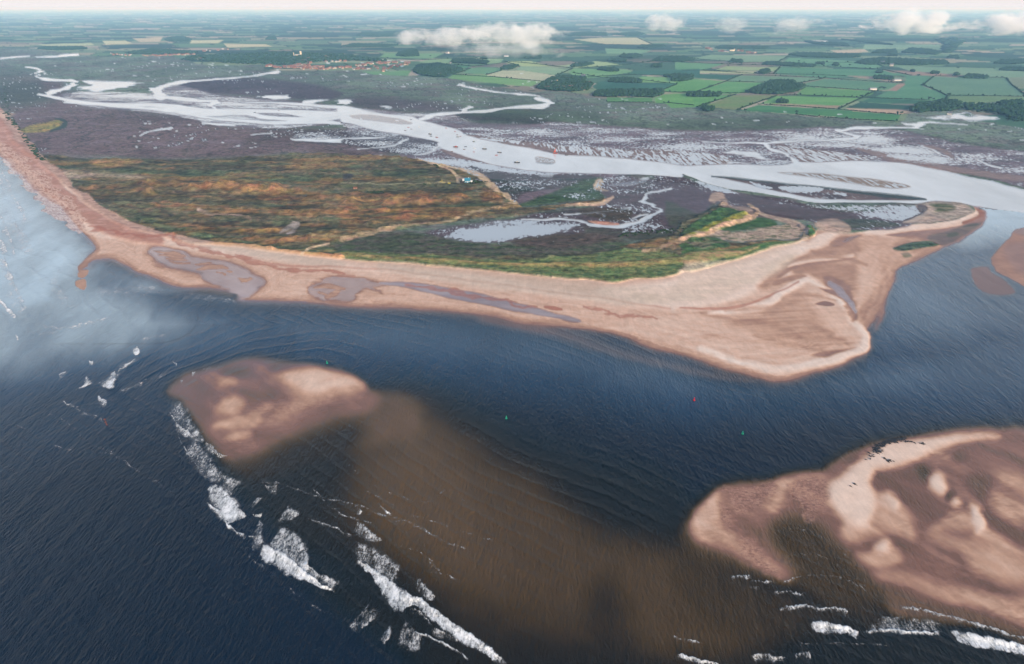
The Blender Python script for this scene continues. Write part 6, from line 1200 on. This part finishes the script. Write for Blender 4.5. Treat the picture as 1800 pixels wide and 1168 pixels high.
# scrub on the point
def scrub(z, n, mat, r, h, desc, w=2):
    pl = np.array(z, float); pts = []
    for _ in range(n):
        q = tq.random() * (len(pl) - 1); i = int(q); f = q - i; p = pl[i] * (1 - f) + pl[i + 1] * f; X, Y = ground(p[0] + tq.gauss(0, w), p[1] + tq.gauss(0, w * .4)); pts.append((X, Y, gz(X, Y) - .4, r * tq.uniform(.7, 1.3), h * tq.uniform(.7, 1.3)))
    crowns('scrub', pts, mat, label=desc, cat='scrub', kind='stuff')
scrub(q5((140,265),(180,266),(222,266)), 26, SCRUB, 2.2, 2.6, 'dark scrub clump in the grass at the middle of the point'); scrub(q5((660,208),(700,212),(735,212)), 30, SCRUB, 2.2, 2.6, 'dark green scrub right of the blue house', 3)
scrub(q5((505,212),(540,215),(558,218)), 16, MT['gorse'], 1.6, 1.5, 'yellow gorse bushes left of the blue house', 2); scrub(q5((320,230),(335,231)), 5, SCRUB, 1.8, 2, 'small dark bush on the grassy flat', 1); scrub(q5((420,226),(440,228)), 6, SCRUB, 1.8, 2, 'second small dark bush on the grassy flat', 1); scrub(q5((475,120),(500,135)), 14, SCRUB, 2, 2.4, 'green bushes beside the fork of the sandy track', 1.5)
scrub([(8,150),(12,200),(30,225),(60,265),(75,285)], 160, SCRUB, 3.4, 3, 'dark strip of scrub behind the shingle ridge at left', 3)
scrub(q5((1440,480),(1560,470),(1640,462),(1752,450)), 60, SCRUB, 2, 2, 'dark scrub along the top of the inner dune ridge', 5)
# ---------------------------------------------------------------- low clouds
def cloud_mat(name, dens):
    t = NT(name); tc = t.n('ShaderNodeTexCoord'); ob = tc.outputs['Object']
    ln = t.n('ShaderNodeVectorMath', operation='LENGTH'); t.put(ln.inputs[0], ob); sp = t.n('ShaderNodeSeparateXYZ'); t.put(sp.inputs[0], ob)
    n = t.n('ShaderNodeTexNoise'); n.inputs['Scale'].default_value = .0068; n.inputs['Detail'].default_value = 7; n.inputs['Roughness'].default_value = .66
    geo = t.n('ShaderNodeNewGeometry'); t.put(n.inputs['Vector'], t.mapv(geo.outputs['Position'], 0, (1, .5, 1.6)))
    base = t.math('MULTIPLY', t.mr(sp.outputs[2], -1, -.3), .0)
    f = t.math('SUBTRACT', t.math('ADD', t.math('SUBTRACT', 1.0, ln.outputs['Value']), t.math('MULTIPLY', t.math('SUBTRACT', n.outputs[0], .5), 3.4)), .16)
    d = t.math('MULTIPLY', t.mr(f, 0, .5, 0, 1, True), dens)
    v = t.n('ShaderNodeVolumePrincipled'); t.put(v.inputs['Density'], d); v.inputs['Color'].default_value = (1, .98, .97, 1); v.inputs['Anisotropy'].default_value = 0
    v.inputs['Absorption Color'].default_value = (1, 1, 1, 1)
    t.t.links.new(v.outputs[0], t.out.inputs[1]); return t.m
def cloud(x0, x1, yc, yh, alt, label, dens=.012):
    """a bank seen between survey columns x0..x1 whose middle stands at altitude alt"""
    s = (yc - 584) / FPX; dz = -(ST + s * CT); k = (alt - CAM_H) / dz; Y = k * (CT - s * ST); xm = (x0 + x1) / 2; X = k * (xm - 900) / FPX
    rx = k * (x1 - x0) / 2 / FPX; rz_ = k * yh / FPX / 2
    bm = bmesh.new(); bmesh.ops.create_icosphere(bm, subdivisions=3, radius=1.0); me = bpy.data.meshes.new('cloud'); bm.to_mesh(me); bm.free()
    o = link(bpy.data.objects.new('cloud', me)); o.location = (X, Y, alt); o.scale = (rx, rx * .45, rz_); me.materials.append(cloud_mat('cloud_vapour', dens))
    return tag(o, label, 'cloud', 'low clouds over the farmland')
CLOUDS = 1
if CLOUDS:
    cloud(680, 870, 68, 36, 180, 'left tapering half of the long ragged low cloud', .010); cloud(790, 1010, 62, 48, 190, 'right billowing half of the long ragged low cloud', .009)
    cloud(1130, 1235, 40, 36, 215, 'small round low cloud right of the long ragged one', 0.007488)
    cloud(1255, 1325, 44, 30, 205, 'smallest wisp of low cloud, third from the left', 0.005616); cloud(1335, 1460, 46, 32, 205, 'thin flat low cloud, fourth from the left', 0.005616)
    cloud(1505, 1700, 39, 44, 205, 'dense white low cloud near the upper right corner', 0.011232); cloud(1685, 1900, 42, 44, 205, 'low cloud cut by the right edge of the view', 0.00936)
    cloud(780, 1010, 88, 40, 150, 'faint mist hanging under the long ragged cloud', 0.003276)
# ---------------------------------------------------------------- labels that single each thing out
MARKS = [(528, 98, 'the tall village church'), (270, 97, 'the far left village'), (1005, 148, 'the creek hamlet'), (1290, 88, 'the far inland village'), (1375, 156, 'the big round wood'), (1440, 190, 'the big wood by the pale pools'), (1580, 206, 'the pale pools'), (850, 60, 'the long ragged cloud'), (1600, 40, 'the dense white cloud'), (820, 318, 'the blue house'), (960, 283, 'the small shoal in the channel'), (960, 180, 'the creek bend'), (1600, 120, 'the striped field at right'), (1200, 160, 'the creek-side fields'), (740, 215, 'the creek mouth'), (500, 195, 'the upper channel'), (720, 130, 'the marsh-edge house'), (380, 70, 'the fields at upper left'), (1300, 120, 'the pale strip fields'), (1750, 170, 'the right edge fields')]
def where(x, y):
    m = min(MARKS, key=lambda k: abs(k[0] - x) + 3 * abs(k[1] - y)); dx, dy = x - m[0], (y - m[1]) * 3
    d = ('right of ' if dx > 0 else 'left of ') if abs(dx) > abs(dy) else ('below ' if dy > 0 else 'above ')
    return d + m[2]
byl = {}
for o, ds, x, y in NEED: byl.setdefault(ds + ' ' + where(x, y), []).append((x, y, o))
ORD = ['leftmost', 'second from left', 'third from left', 'fourth from left', 'fifth from left', 'sixth from left', 'seventh from left', 'eighth from left', 'ninth from left', 'tenth from left', 'eleventh from left', 'twelfth from left']
for k, v in byl.items():
    v.sort(key=lambda q: q[0])
    for i, (x, y, o) in enumerate(v): o['label'] = k if len(v) == 1 else k + ', ' + (ORD[i] if i < len(v) - 1 or i == 0 else 'rightmost')
print('done', time.time() - T0, 'leaf tris', TRIS[0], 'objects', len(bpy.data.objects))
